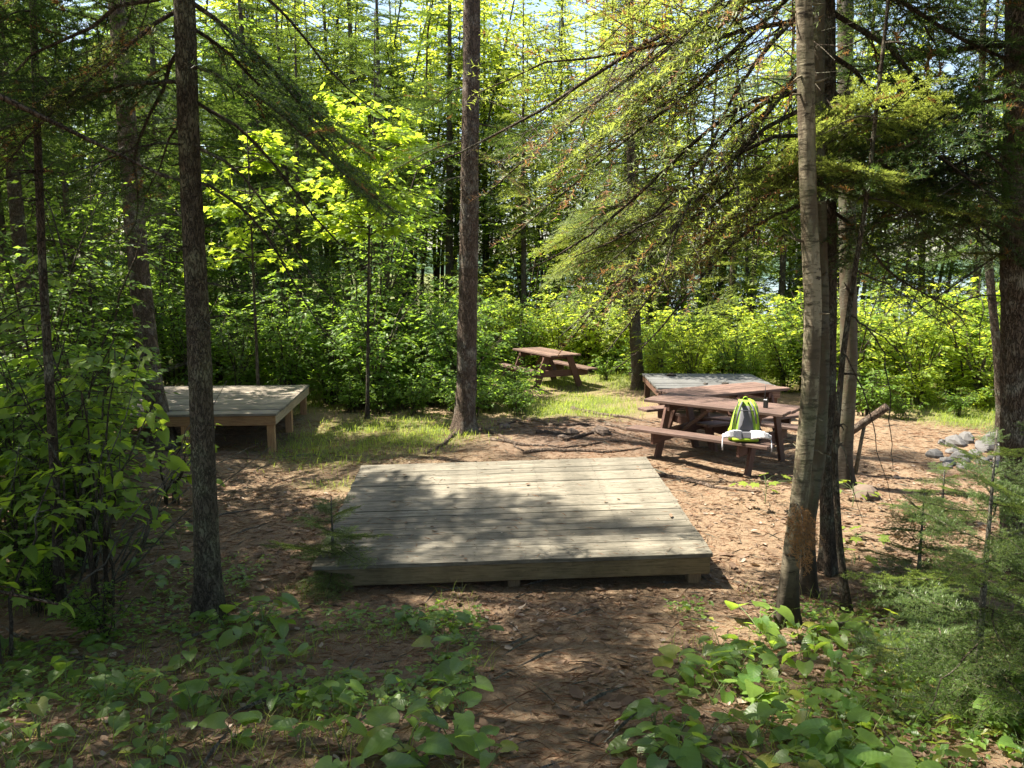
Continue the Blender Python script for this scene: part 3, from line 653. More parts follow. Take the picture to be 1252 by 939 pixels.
pF = up_to(px_path([(960, 762), (966, 690), (980, 590), (990, 480), (994, 380), (988, 220), (983, 0)], None), 12)
yF = pF[0].y
near_tree('birch_tree', 'pale barked birch with dark mottled foot beside the small fir', pF, .058, .034, 'birch', [(5.5, 40, 1.2, 30, 'bare_dark'), (5.2, 250, 1.2, 30, 'bare_dark')])
pF2 = up_to(px_path([(990, 728), (988, 640), (1001, 560), (1006, 430), (1004, 300), (1000, 100)], None), 10)
near_tree('birch_tree', 'second birch stem with orange stained base leaning behind the pale birch', pF2, .052, .028, 'birch_grey', [])
pG = up_to(px_path([(1013, 700), (1012, 600), (1013, 480), (1014, 300), (1013, 150), (1012, 0)], None), 13)
near_tree('spruce_tree', 'dark spruce trunk with long low limbs beside the birch stems', pG, .06, .035, 'bark_dark',
          [(3.0, 178, 1.9, -16, 'bare_dark'), (3.3, 192, 2.3, -24, 'rusty'), (3.55, 170, 2.5, -26, 'rusty'), (3.75, 200, 2.4, -30, 'bare_dark'), (4.0, 182, 2.8, -34, 'rusty'), (4.6, 165, 3.0, -28, 'rusty'), (4.5, 185, 3.2, -16, 'bare_dark'), (4.2, 160, 2.6, -14, 'rusty'), (5.0, 175, 3.2, -22, 'rusty'), (3.45, 182, 2.1, -8, 'bare_dark'), (3.8, 172, 2.6, -20, 'bare_dark'), (4.7, 200, 2.6, -24, 'pale'),
           (2.85, 10, 1.7, -20, 'mid'), (3.1, -12, 1.9, -18, 'mid'), (3.4, 20, 2.2, -22, 'mid'), (3.7, -5, 2.3, -24, 'mid'), (4.0, 15, 2.4, -24, 'mid'), (3.2, 40, 1.8, -15, 'bare_dark'), (3.6, -30, 1.9, -15, 'bare_dark'),
           (3.0, 222, 1.1, 2, 'pale'), (3.02, 305, 1.15, 0, 'pale'), (3.05, 264, 1.3, 2, 'pale'), (3.12, 195, 1.1, 0, 'pale'), (3.08, 335, 1.2, -2, 'pale'), (3.2, 245, 1.3, 4, 'pale'), (3.25, 285, 1.3, 4, 'pale'), (4.5, 5, 2.5, -24, 'mid'), (4.3, -25, 2.4, -22, 'mid'), (3.9, 150, 2.2, -25, 'bare_dark'), (4.4, 215, 2.6, -30, 'bare_dark')] + crown_boughs(5.2, 12.6, .2, 1.9, .5, ['mid', 'mid', 'rusty']))
pH = up_to(px_path([(1036, 748), (1026, 660), (1020, 560), (1030, 440), (1044, 340), (1060, 240)], None), 5.2)
tH = near_tree('dead_sapling', 'thin dark crooked dead sapling with drooping twigs next to the birches', pH, .026, .008, 'bark_dark', [(2.9, 20, .7, -10, 'bare_dark'), (3.4, 200, .7, 0, 'bare_dark')])
def twig_line(px, Y, r=.006):
    P = [at_depth(x, y, Y) for x, y in px]; o = tH.location; P = np.array([tuple(p - o) for p in P])
    s = np.linspace(0, 1, len(P)); f = np.linspace(0, 1, len(P) * 3); P = np.stack([np.interp(f, s, P[:, k]) for k in range(3)], -1); P[1:-1] += rng.normal(0, .006, P[1:-1].shape)
    return link('drooping_twig', MB().tube(P, r * (1 - .75 * f), 6).mesh('twig', M['bark_dark']), tH)
yH = pH[0].y
twig_line([(1038, 385), (1062, 402), (1080, 430), (1088, 480), (1090, 540), (1092, 575)], yH, .007)
twig_line([(1032, 430), (1052, 470), (1068, 520), (1078, 570), (1092, 620)], yH - .05, .006)
twig_line([(1060, 400), (1085, 415), (1110, 445), (1120, 480), (1124, 510)], yH + .1, .005)
twig_line([(1046, 330), (1090, 350), (1140, 385), (1190, 420), (1215, 425)], yH + .1, .006)
twig_line([(1022, 520), (1034, 560), (1044, 600), (1056, 640)], yH - .1, .005)
pG2 = up_to(px_path([(1040, 640), (1038, 450), (1036, 300), (1034, 100), (1033, 0)], 9.0, (3.72, 9.0, gz(3.72, 9.0))), 13)
near_tree('birch_tree', 'stout grey birch trunk farther back between the stones and tables', pG2, .095, .06, 'birch_grey', crown_boughs(5, 12, .5, 1.6, .6, ['bare_dark']))
pI = up_to(px_path([(1250, 700), (1246, 560), (1244, 400), (1246, 200), (1250, 0)], None), 13)
near_tree('spruce_tree', 'thick spruce trunk right beside the pile of grey stones', pI, .14, .06, 'bark_red',
          [(2.9, 175, 1.5, -14, 'mid'), (3.1, 200, 1.8, -12, 'mid'), (2.6, 160, 1.1, -10, 'bare'), (3.4, 180, 2.0, -18, 'mid'), (3.7, 150, 2.0, -20, 'mid'), (3.9, 210, 2.2, -22, 'mid'), (2.55, 190, .5, 0, 'pale'), (3.3, 220, 1.6, -6, 'bare'), (2.2, 185, .8, 5, 'bare')] + crown_boughs(3.6, 12.6, .14, 2.2, .5, 'mid'))
pJ = up_to(px_path([(1226, 530), (1220, 440), (1212, 360), (1205, 280), (1200, 120)], None), 9)
near_tree('spruce_sapling', 'slim leaning young spruce behind the pile of grey stones', pJ, .07, .03, 'bark_dark', crown_boughs(3.0, 8.6, .2, 1.5, .4, ['mid', 'bare_dark']))

# --- far conifers: crown meshes made once, copied
def far_crown(H, z0, rmax, nb, tilt0=-18, tilt1=30):
    mb = MB(); az = 0.0
    for k in range(nb):
        f = ((k + .5) / nb) ** 1.0; z = z0 + (H - z0) * f; az += 137.5 + rng.normal(0, 15)
        l = rmax * (1 - f) ** .8 * min(1, .55 + f * 4) * rng.uniform(.65, 1.15) + .12
        t = far_t[rng.integers(len(far_t))]; s = l / 1.5
        E = np.array(Euler((rng.normal(0, .2), R(-(tilt0 + (tilt1 - tilt0) * f + rng.normal(0, 7))), R(az)), 'XYZ').to_matrix())
        sc = np.array([s, s, s]) if s > .5 else np.array([s, s * 1.2, s])
        off = mb.n
        V = (np.concatenate(t.V) * sc) @ E.T + np.array([0, 0, z])
        mb.V.append(V); mb.n += len(V)
        for F_, m_, q_ in t.F: mb.F.append((F_ + off, m_, q_))
    return mb
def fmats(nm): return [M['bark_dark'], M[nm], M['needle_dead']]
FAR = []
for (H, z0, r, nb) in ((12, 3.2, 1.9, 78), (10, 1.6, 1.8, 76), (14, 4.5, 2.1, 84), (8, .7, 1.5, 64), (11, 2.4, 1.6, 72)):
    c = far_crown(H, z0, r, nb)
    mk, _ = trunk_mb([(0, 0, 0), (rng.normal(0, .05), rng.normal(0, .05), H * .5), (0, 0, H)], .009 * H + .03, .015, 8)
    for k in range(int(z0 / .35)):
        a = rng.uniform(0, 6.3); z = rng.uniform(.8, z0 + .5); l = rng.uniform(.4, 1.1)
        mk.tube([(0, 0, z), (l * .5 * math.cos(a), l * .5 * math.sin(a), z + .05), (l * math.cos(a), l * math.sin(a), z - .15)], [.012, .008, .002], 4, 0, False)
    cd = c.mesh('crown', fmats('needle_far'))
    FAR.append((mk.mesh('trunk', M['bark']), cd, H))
def far_tree(x, y, i, sc, label, group, pale=False, name='spruce_tree', bark=None, dz=0):
    tm, cd, H = FAR[i % len(FAR)]; label = label.format(('bare footed', 'full skirted', 'long trunked', 'short bushy', 'slim')[i % 5], 'pale green' if pale else 'dark green')
    t = thing(name, label, 'tree', (x, y, gz(x, y) + dz), rng.uniform(0, 6.3), group)
    t.scale = (sc * rng.uniform(.9, 1.1), sc * rng.uniform(.9, 1.1), sc); t.rotation_euler = (rng.normal(0, .02), rng.normal(0, .02), t.rotation_euler.z)
    link('trunk', tm, t); cr = tag(link('crown', cd, t), kind='stuff')
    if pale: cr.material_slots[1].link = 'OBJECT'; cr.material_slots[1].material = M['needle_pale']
    return t

GRP_L = ('{} {} spruce standing in the dark woods behind the orange framed platform', 'spruces in the dark woods')
GRP_C = ('{} {} spruce standing in the woods behind the lone picnic table', 'spruces behind the lone table')
GRP_R = ('{} {} spruce standing in the woods beyond the sunlit shrubs and stones', 'spruces beyond the sunlit shrubs')
GRP_O = ('{} {} spruce added out of view to shade the near ground', 'unseen spruces added for shade on the near ground')
GRP_D = ('{} {} distant spruce deep in the woods towards the lake', 'distant spruces towards the lake')
# dark woods on the left
for (x, y, i, s) in ((-7.2, 12.2, 2, .85), (-9.2, 15, 0, 1.0), (-8.8, 11.3, 1, .95), (-7.8, 14.6, 1, .8), (-6.4, 16.9, 2, .72), (-4.6, 17.6, 0, .7), (-3.3, 19.8, 2, .6), (-8.2, 19.5, 2, .85), (-5.6, 21, 0, .85), (-11, 18.5, 0, 1.1), (-12.5, 14.5, 2, 1), (-10.4, 22.5, 2, 1.1),
                     (-7.4, 24.5, 0, 1.2), (-3.6, 23.5, 2, .9), (-13.5, 21.5, 2, 1.1), (-9.8, 10.8, 0, .9), (-2.0, 26, 0, 1.2), (-5, 28, 2, 1.2), (-12, 27, 2, 1.2), (-9, 30, 0, 1.3), (-15, 26, 0, 1.2), (-16, 19, 2, 1.1)):
    far_tree(x, y, i, s, *GRP_L)
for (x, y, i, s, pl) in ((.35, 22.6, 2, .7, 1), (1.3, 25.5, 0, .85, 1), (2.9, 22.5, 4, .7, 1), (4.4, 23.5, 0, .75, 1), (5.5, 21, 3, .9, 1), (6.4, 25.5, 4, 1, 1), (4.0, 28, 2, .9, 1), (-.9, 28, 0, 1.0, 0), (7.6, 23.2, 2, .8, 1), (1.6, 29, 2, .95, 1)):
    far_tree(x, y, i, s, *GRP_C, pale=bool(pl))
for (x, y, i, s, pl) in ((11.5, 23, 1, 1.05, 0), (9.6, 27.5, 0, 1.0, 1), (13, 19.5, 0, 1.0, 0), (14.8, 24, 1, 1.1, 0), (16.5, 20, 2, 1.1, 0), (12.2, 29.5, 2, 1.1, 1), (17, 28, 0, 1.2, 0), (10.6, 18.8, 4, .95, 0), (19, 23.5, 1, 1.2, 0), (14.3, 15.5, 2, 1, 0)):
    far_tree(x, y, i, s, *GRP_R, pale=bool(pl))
for (x, y, i, s) in ((-7, 33, 2, 1.2), (-13, 31, 3, 1.2), (-11, 34, 1, 1.2), (-17, 30, 1, 1.1), (-4, 32, 3, 1.2), (-8, 40, 1, 1.3), (-16, 40, 1, 1.3), (-5, 36, 0, 1.2), (-10, 38, 2, 1.3), (-15, 35, 0, 1.2), (-20, 31, 2, 1.3), (24, 28, 0, 1.2), (-6, 44, 2, 1.2), (-24, 26, 0, 1.3), (-19, 25, 2, 1.2)):
    far_tree(x, y, i, s, *GRP_D, pale=rng.random() < .4)
# unseen trees added to shade the ground, beside and behind the camera
for (x, y, i, s) in ((-2.9, 2.2, 2, 1.0), (-1.3, .7, 2, .9), (2.2, .4, 2, .9), (4.4, 2.7, 0, 1.0), (-5.2, 3.0, 0, 1.05), (-7.0, 5.6, 2, 1.0), (-4.3, -.6, 2, 1.0), (-8.6, 1.5, 0, 1.1), (-6.2, 8.6, 2, .95), (-1.8, -2.2, 0, 1.1), (2.6, -2.0, 2, 1.0), (5.6, .6, 0, 1.0), (6.6, 4.2, 2, .95), (-10.5, 6.5, 2, 1.1), (-11.5, -1, 0, 1.1), (8.8, 8.6, 0, .9), (9, 2, 2, 1), (0.4, -5, 2, 1.1), (-6, -5, 0, 1.1), (5, -6, 0, 1.1)):
    far_tree(x, y, i, s, *GRP_O)

for (x, y, lb) in ((-3.7, 4.2, 'thin crowned spruce added out of view to dapple the near plants'), (-6.0, 7.2, 'thin crowned spruce added out of view to dapple the platform front')):  # unseen spruces added for lacy shade on plants and platform
    near_tree('spruce_tree', lb, [Vector((x, y, gz(x, y))), Vector((x + .05, y, 3)), Vector((x, y + .1, 7)), Vector((x, y, 13.5))], .10, .03, 'bark', crown_boughs(4.6, 13.2, .2, 2.2, .5, ['mid', 'mid', 'mid', 'bare_dark']))
# --- broadleaf shrubs: stems and foliage made once for each kind
def shrub(h, r, nstem, ntwig, nleaf, size, tmpl=LEAF4, twl=.4, z0=.25, droop=.35, stem_r=.014):
    st, lf = MB(), MB(); P, D, N = [], [], []
    for s in range(nstem):
        a = rng.uniform(0, 6.28); rr = r * math.sqrt(rng.uniform(.02, 1)); hh = h * rng.uniform(.55, 1.0)
        t = np.linspace(0, 1, 8); b = rng.normal(0, .06, 2)
        px = np.stack([b[0] + math.cos(a) * rr * t ** 1.5, b[1] + math.sin(a) * rr * t ** 1.5, hh * (t ** .85)], 1); px[1:] += rng.normal(0, .02, (7, 3)); px[0, 2] = -.06
        st.tube(px, stem_r * (1 - .8 * t) + .002, 5, 0, False)
        for k in range(ntwig):
            u = z0 + (1 - z0) * ((k + rng.uniform(0, 1)) / ntwig); p0 = np.array([np.interp(u, t, px[:, j]) for j in range(3)])
            an = a + rng.normal(0, 1.3); l = twl * rng.uniform(.5, 1.2) * (1.15 - .5 * u); d = np.array([math.cos(an), math.sin(an), rng.uniform(-.15, .45)])
            q = np.linspace(0, 1, 4); tp = p0 + d * (q * l)[:, None] + np.array([0, 0, -.3 * l]) * (q ** 2)[:, None]
            st.tube(tp, .004 * (1 - .7 * q) + .001, 3, 0, False)
            m = max(2, int(nleaf * rng.uniform(.7, 1.3))); v = np.linspace(.15, 1, m)
            pp = np.stack([np.interp(v, q, tp[:, j]) for j in range(3)], -1) + rng.normal(0, .012, (m, 3))
            sg = np.where(np.arange(m) % 2 == 0, 1, -1); sv = np.array([-d[1], d[0], 0])
            dd = d * .55 + sv * (sg * rng.uniform(.5, 1.0, m))[:, None] + np.stack([rng.normal(0, .2, m), rng.normal(0, .2, m), -droop * rng.uniform(.2, 1.3, m)], -1); dd[-1] = d + [0, 0, -droop]
            P.append(pp); D.append(dd); N.append(np.array([0, 0, 1.0]) + rng.normal(0, .32, (m, 3)))
    P = np.concatenate(P); D = np.concatenate(D); N = np.concatenate(N)
    Mx = frames(D, N) * (size * rng.uniform(.6, 1.2, len(P)))[:, None, None]
    lf.inst(tmpl[0], tmpl[1], Mx, P)
    return st, lf, (P, D, N)
SHR = {}
def shrub_kind(key, leafmat, n, **k):
    SHR[key] = []
    for _ in range(n):
        a, b, _x = shrub(**k); SHR[key].append((a.mesh('stems', M['bark_dark']), b.mesh('foliage', M[leafmat])))
shrub_kind('bush', 'leaf', 4, h=2.1, r=.9, nstem=12, ntwig=16, nleaf=10, size=.095, z0=.08)
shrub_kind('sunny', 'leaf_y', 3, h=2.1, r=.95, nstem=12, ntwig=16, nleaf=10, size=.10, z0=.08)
shrub_kind('tall', 'leaf', 2, h=4.2, r=1.1, nstem=6, ntwig=34, nleaf=10, size=.10, twl=.65, stem_r=.02, z0=.12)
shrub_kind('low', 'leaf', 3, h=.75, r=.5, nstem=14, ntwig=8, nleaf=8, size=.075, twl=.22, stem_r=.006)
shrub_kind('low_y', 'leaf_y', 2, h=.75, r=.5, nstem=14, ntwig=8, nleaf=8, size=.085, twl=.22, stem_r=.006)
def place_shrub(key, x, y, sc, label, group, name='leafy_shrub', cat='shrub'):
    ki = int(rng.integers(len(SHR[key]))); a, b = SHR[key][ki]; label = label.format({'tall': 'tall slender', 'bush': 'dense green', 'sunny': 'bright', 'low': 'dark green', 'low_y': 'yellow green'}[key])
    t = thing(name, label, cat, (x, y, gz(x, y)), rng.uniform(0, 6.3), group, scale=sc * rng.uniform(.85, 1.15))
    link('stems', a, t); tag(link('foliage', b, t), kind='stuff'); return t
def scatter(n, x0, x1, y0, y1, mind, ok=lambda x, y: True):
    out = []; tries = 0
    while len(out) < n and tries < 4000:
        tries += 1; x = rng.uniform(x0, x1); y = rng.uniform(y0, y1)
        if ok(x, y) and all((x - a) ** 2 + (y - b) ** 2 > mind * mind for a, b in out): out.append((x, y))
    return out
def scat_shrubs(pts, keys, s0, s1, label, group, name='leafy_shrub', cat='shrub'):
    for x, y in pts: place_shrub(keys[rng.integers(len(keys))], x, y, rng.uniform(s0, s1), label, group, name, cat)
scat_shrubs(scatter(26, -9, -2.0, 14.0, 17.5, .75), ['bush', 'bush', 'bush', 'tall'], .85, 1.15, '{} leafy shrub in the thicket behind the orange framed platform', 'shrubs behind the orange framed platform')
scat_shrubs(scatter(14, -2.4, -.65, 14.4, 17.3, .65), ['bush'], .6, .95, '{} leafy shrub in the thicket behind the reddish pine', 'shrubs behind the reddish pine')
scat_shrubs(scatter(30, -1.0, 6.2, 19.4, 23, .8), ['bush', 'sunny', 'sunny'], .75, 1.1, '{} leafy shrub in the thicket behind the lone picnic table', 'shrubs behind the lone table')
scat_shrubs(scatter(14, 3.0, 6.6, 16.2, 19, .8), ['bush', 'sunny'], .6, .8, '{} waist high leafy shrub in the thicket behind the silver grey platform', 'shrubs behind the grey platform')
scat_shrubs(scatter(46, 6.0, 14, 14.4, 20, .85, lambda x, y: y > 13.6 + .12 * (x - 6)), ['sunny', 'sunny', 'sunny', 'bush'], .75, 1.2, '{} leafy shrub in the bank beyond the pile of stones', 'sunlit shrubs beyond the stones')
scat_shrubs(scatter(16, -9.5, -5.0, 5.5, 10.5, .9), ['bush', 'tall'], .8, 1.1, '{} leafy shrub among dead twigs near the thick brown spruce', 'shady shrubs near the brown spruce')
scat_shrubs(scatter(46, -17, -3, 18, 28, 1.1, lambda x, y: x < 2.5 - .45 * y + 4), ['bush', 'bush', 'tall'], .9, 1.3, '{} leafy shrub deep in the dark woods on the shady side', 'shrubs in the dark woods')
scat_shrubs(scatter(12, 0, 14, 23, 27, 1.3), ['sunny', 'bush'], .9, 1.4, '{} leafy shrub deep in the bright woods towards the lake', 'shrubs towards the lake')
scat_shrubs(scatter(20, -3.0, .2, 13.3, 15.4, .42), ['low'], .7, 1.1, '{} low plant at the foot of the thicket behind the reddish pine', 'low plants at the thicket foot', 'low_plant', 'plant')
scat_shrubs(scatter(16, 1.9, 6.5, 17.9, 19.6, .5), ['low_y', 'low'], .7, 1.1, '{} low plant at the foot of the thicket by the lone table', 'low plants by the lone table', 'low_plant', 'plant')
scat_shrubs(scatter(16, 6.0, 11.5, 12.9, 14.4, .5), ['low_y', 'low'], .6, 1.1, '{} low plant at the edge of the sunlit bank by the stones', 'low plants by the sunlit bank', 'low_plant', 'plant')

scat_shrubs(scatter(20, -1.5, 9.5, 23.5, 28, 1.15, lambda x, y: not .29 < x / y < .335), ['sunny', 'tall'], 1.25, 1.8, '{} leafy shrub screening the lake behind the lone table', 'tall shrubs screening the lake')
scat_shrubs(scatter(9, -5.0, -3.5, 5.4, 9.6, .5, lambda x, y: x < -.47 * y - .35), ['bush'], .7, 1.0, '{} leafy shrub filling the gap beside the thin young spruce', 'shrubs beside the thin young spruce')
scat_shrubs(scatter(5, -3.8, -2.2, 4.4, 7.6, .5, lambda x, y: x < -.46 * y - .3), ['low'], .4, .65, '{} low plant under the bushes at the thin young spruce', 'low plants under the shady bushes', 'low_plant', 'plant')
# --- broadleaf trees of the background
BROAD = []
for _ in range(3):
    a, b, _x = shrub(h=8.5, r=1.5, nstem=3, ntwig=90, nleaf=14, size=.11, tmpl=LEAF2, twl=.95, z0=.22, stem_r=.04)
    BROAD.append((a.mesh('trunk', M['bark_dark']), b.mesh('crown', M['leaf_y'])))
def broad_tree(x, y, sc, shady, label, group):
    a, b = BROAD[rng.integers(3)]
    t = thing('broadleaf_tree', label, 'tree', (x, y, gz(x, y)), rng.uniform(0, 6.3), group, scale=sc)
    link('trunk', a, t); cr = tag(link('crown', b, t), kind='stuff')
    if shady: cr.material_slots[0].link = 'OBJECT'; cr.material_slots[0].material = M['leaf']  # plain leaf colour for the shaded woods, instead of the sunlit one
for x, y in scatter(24, -17, -3, 19, 33, 1.9, lambda x, y: not (x > -6 and y < 25)): broad_tree(x, y, rng.uniform(.95, 1.4), True, 'green broadleaf tree rising in the dark woods behind the thicket', 'broadleaf trees in the dark woods')
for x, y in scatter(16, -2, 10, 21.5, 29, 1.9, lambda x, y: not (x < 1.5 and y < 25)): broad_tree(x, y, rng.uniform(1.0, 1.5), False, 'light green broadleaf tree rising behind the lone picnic table', 'broadleaf trees behind the lone table')
for x, y in ((-1.6, 26), (.3, 27.2), (2.1, 27.6), (-3.2, 27)): broad_tree(x, y, 1.5, False, 'tall leafy broadleaf tree closing the gap behind the reddish pine', 'tall trees behind the reddish pine')
for x, y in scatter(15, 9, 19, 18.5, 27, 1.9): broad_tree(x, y, rng.uniform(.85, 1.3), False, 'light green broadleaf tree rising beyond the sunlit shrub bank', 'broadleaf trees beyond the sunlit bank')
for x, y in scatter(22, -26, -2, 33, 46, 2.6): broad_tree(x, y, rng.uniform(1.3, 1.9), False, 'distant pale green broadleaf tree deep in the woods near the lake', 'distant broadleaf trees near the lake')

for x, y in scatter(12, -12, -2.5, 27.5, 34, 1.9): broad_tree(x, y, rng.uniform(1.5, 1.95), False, 'tall broadleaf tree closing the view high above the back thicket', 'tall broadleaf trees at the back')
# --- bright maple behind the platforms
def maple_tree(x, y, H, zc, rc, n, label, lean=(0, 0)):
    t = thing('maple_sapling', label, 'tree', (x, y, gz(x, y)))
    tr = [(0, 0, 0), (lean[0] * .3, lean[1] * .3, H * .35), (lean[0] * .7, lean[1] * .7, H * .7), (lean[0], lean[1], H)]
    mb, _ = trunk_mb(tr, .032, .01, 8); P, D, N = [], [], []; T = np.array(tr)
    for k in range(n):
        u = rng.uniform(zc / H, 1.0); p0 = np.array([np.interp(u * H, T[:, 2], T[:, j]) for j in range(3)]); a = rng.uniform(0, 6.28); l = rc * rng.uniform(.45, 1.05) * (1.2 - .55 * u)
        d = np.array([math.cos(a), math.sin(a), rng.uniform(-.1, .8)]); q = np.linspace(0, 1, 5); tp = p0 + d * (q * l)[:, None] + np.array([0, 0, -.25 * l]) * (q ** 2)[:, None]
        mb.tube(tp, .011 * (1 - .8 * q) + .002, 4, 0, False)
        for v in np.linspace(.3, 1, 7):
            c = np.array([np.interp(v, q, tp[:, j]) for j in range(3)])
            for s in range(4):
                an = a + rng.normal(0, 1.0); dd = np.array([math.cos(an), math.sin(an), -.25 + rng.normal(0, .2)]); P.append(c + dd * .07 + rng.normal(0, .03, 3)); D.append(dd); N.append(np.array([0, 0, 1.0]) + rng.normal(0, .5, 3))
    link('trunk', mb.mesh('trunk', M['bark_dark']), t)
    lf = MB().inst(MAPLE[0], MAPLE[1], frames(np.array(D), np.array(N)) * (.185 * rng.uniform(.7, 1.2, len(P)))[:, None, None], np.array(P))
    tag(link('crown', lf.mesh('crown', M['maple']), t), kind='stuff'); return t
maple_tree(-2.35, 13.1, 4.9, 2.9, 1.35, 64, 'glowing yellow green maple sapling in front of dark spruces', (.2, -.2))
maple_tree(-4.2, 13.4, 4.6, 2.6, 1.2, 26, 'smaller yellow green maple behind the orange framed platform')
maple_tree(10.2, 15.8, 3.6, 1.0, 1.5, 36, 'yellow maple sapling in the sunlit bank by the stones')

# ------------------------------------------------------------------ large leaved plants of the near ground
def heart_leaf(l, wd, cup, bend, lobe, nu=6, nv=8, twist=0.0):
    V = []; F = []
    for j in range(nv + 1):
        v = j / nv; prof = (math.sin(math.pi * min(1, v * .92 + .08) ** .62)) ** .75 if v < 1 else 0
        for i in range(nu + 1):
            u = (i / nu - .5) * 2
            tooth = 1 + (.05 if (j % 2) else -.02) * (abs(u) > .9)
            x = l * v - lobe * l * (abs(u) ** 1.4) * (1 - v) ** 3
            y = u * wd / 2 * prof * tooth
            z = cup * l * abs(u) ** 1.3 * prof - bend * l * v * v + .012 * l * math.sin(v * 17 + abs(u) * 4) + twist * u * v * l
            V.append((x, y, z))
    for j in range(nv):
        for i in range(nu):
            a = j * (nu + 1) + i; F.append((a, a + 1, a + nu + 2, a + nu + 1))
    return MB().add(V, F)
ASTER = [heart_leaf(.098 * q, .088 * q, c, b, lo, twist=tw).mesh('leaf', M['aster']) for q, c, b, lo, tw in ((1, .12, .25, .22, .03), (1.1, .08, .4, .2, -.05), (.9, .18, .15, .25, .05), (1, .05, .5, .18, .0), (1.2, .15, .3, .22, -.03), (.95, .1, .1, .15, .08))]
def plant_kind(nl, h, spread):
    st = MB(); lv = []; a0 = rng.uniform(0, 6.28)
    for k in range(nl):
        a = a0 + k * 2.4 + rng.normal(0, .3); hh = h * rng.uniform(.45, 1.1); r = spread * rng.uniform(.4, 1.0); q = np.linspace(0, 1, 5)
        P = np.stack([math.cos(a) * r * q ** 1.5, math.sin(a) * r * q ** 1.5, hh * q ** .8 - .03 * (q == 0)], 1); st.tube(P, .0028 * (1 - .5 * q), 4, 0, False)
        lv.append((P[-1], a + rng.normal(0, .4), rng.uniform(-25, 22), rng.normal(0, 16), rng.integers(len(ASTER)), rng.uniform(.65, 1.15)))
    return st.mesh('stems', M['stem']), lv
PKD = ['low three leaved', 'four leaved', 'bushy five leaved', 'tall two leaved', 'low spreading four leaved', 'tall three leaved', 'low five leaved', 'upright three leaved']
PK = [plant_kind(n, h, s) for n, h, s in ((3, .10, .09), (4, .14, .11), (5, .16, .12), (2, .20, .07), (4, .10, .13), (3, .22, .09), (5, .12, .14), (3, .15, .06))]
def aster_plant(x, y, sc, label, group):
    ki = int(rng.integers(len(PK))); st, lv = PK[ki]; label = label.format(PKD[ki])
    t = thing('woodland_plant', label, 'plant', (x, y, gz(x, y) - .004), rng.uniform(0, 6.28), group, scale=sc)
    link('stems', st, t)
    for p, a, pit, rol, k, s in lv: link('leaf', ASTER[k], t, p, Euler((R(rol), R(-pit), a), 'XYZ'), s)
def in_poly(px, py, poly):
    c = False; j = len(poly) - 1
    for i in range(len(poly)):
        (xi, yi), (xj, yj) = poly[i], poly[j]
        if (yi > py) != (yj > py) and px < (xj - xi) * (py - yi) / (yj - yi) + xi: c = not c
        j = i
    return c
def bed(corners, n, mind, s0, s1, label, group, clump=0):
    """plants spread over a patch of ground bounded by measured corners"""
    poly = [tuple(gp(*c)[:2]) for c in corners]; xs_ = [p[0] for p in poly]; ys_ = [p[1] for p in poly]
    pts = scatter(n, min(xs_), max(xs_), min(ys_), max(ys_), mind, lambda x, y: in_poly(x, y, poly) and vnoise(x * 2.3, y * 2.3, 21) > clump)
    for x, y in pts: aster_plant(x, y, rng.uniform(s0, s1), label, group)
bed([(-40, 1000), (300, 1000), (620, 990), (600, 850), (560, 745), (480, 745), (430, 800), (300, 745), (200, 760), (60, 790), (-60, 780)], 112, .10, .5, 1.15, '{} broad green plant in the bed before the slender spruce', 'broad leaved plants before the slender spruce', .32)
bed([(770, 990), (1300, 1000), (1300, 880), (1130, 800), (1000, 775), (930, 765), (850, 820), (770, 880)], 108, .09, .55, 1.15, '{} broad green plant in the bed before the pale birch', 'broad leaved plants before the pale birch', .28)
bed([(80, 690), (230, 650), (240, 740), (110, 740)], 16, .15, .7, 1.0, '{} broad plant between the slender spruce and the thin young spruce', 'broad leaved plants between the two spruces', .2)
bed([(120, 640), (230, 610), (230, 660), (130, 680)], 8, .18, .5, .8, '{} small broad plant near the brown fallen log', 'small broad leaved plants near the fallen log', .2)
for px, py, s, lb in ((322, 770, 1.9, 'large upright green leaves at the foot of the slender spruce'), (928, 775, 1.7, 'single tall rounded leaf plant against the birch foot'), (500, 935, 1.5, 'pale large leaved plant glowing at the edge of the bare path'), (1030, 935, 1.5, 'pale green rosette glowing in the bed before the birch'), (800, 890, 1.0, 'small leafy plant alone on the bare path edge'), (880, 795, 1.1, 'leafy plant in dry leaves before the pale birch'), (1105, 850, 1.3, 'yellow green plant under the small fir')):
    p = gp(px, py); aster_plant(p.x, p.y, s, lb, None)

# yellow green maple seedlings by the birches
ML = MB().add(MAPLE[0] * .11, MAPLE[1]).mesh('leaf', M['seedling'])
def seedling(px, py, h, n, label, spread=.18):
    p = gp(px, py); t = thing('maple_seedling', label, 'seedling', (p.x, p.y, p.z)); st = MB(); L = []
    st.tube([(0, 0, -.03), (.01, 0, h * .5), (0, .01, h)], [.005, .004, .003], 5, 0, False)
    for k in range(n):
        a = k * 2.4 + rng.normal(0, .4); z = h * rng.uniform(.55, 1); r = spread * rng.uniform(.4, 1); q = (math.cos(a) * r, math.sin(a) * r, z + .03)
        st.tube([(0, 0, z - .03), (q[0] * .5, q[1] * .5, z + .02), q], .0018, 3, 0, False); L.append((q, a))
    link('stems', st.mesh('stems', M['stem']), t)
    for q, a in L: link('leaf', ML, t, q, Euler((rng.normal(0, .25), rng.uniform(.0, .5), a), 'XYZ'), rng.uniform(1.0, 1.7))
seedling(935, 615, .28, 11, 'yellow green maple seedling between the bench and pale birch', .3)
seedling(1042, 620, .25, 9, 'yellow green maple seedling behind the crooked dead sapling', .22)
seedling(1046, 668, .12, 7, 'tiny yellow maple seedling on sunlit needles behind the birches', .16)
seedling(1044, 690, .1, 7, 'tiny bright seedling right next to the crooked dead sapling', .15)
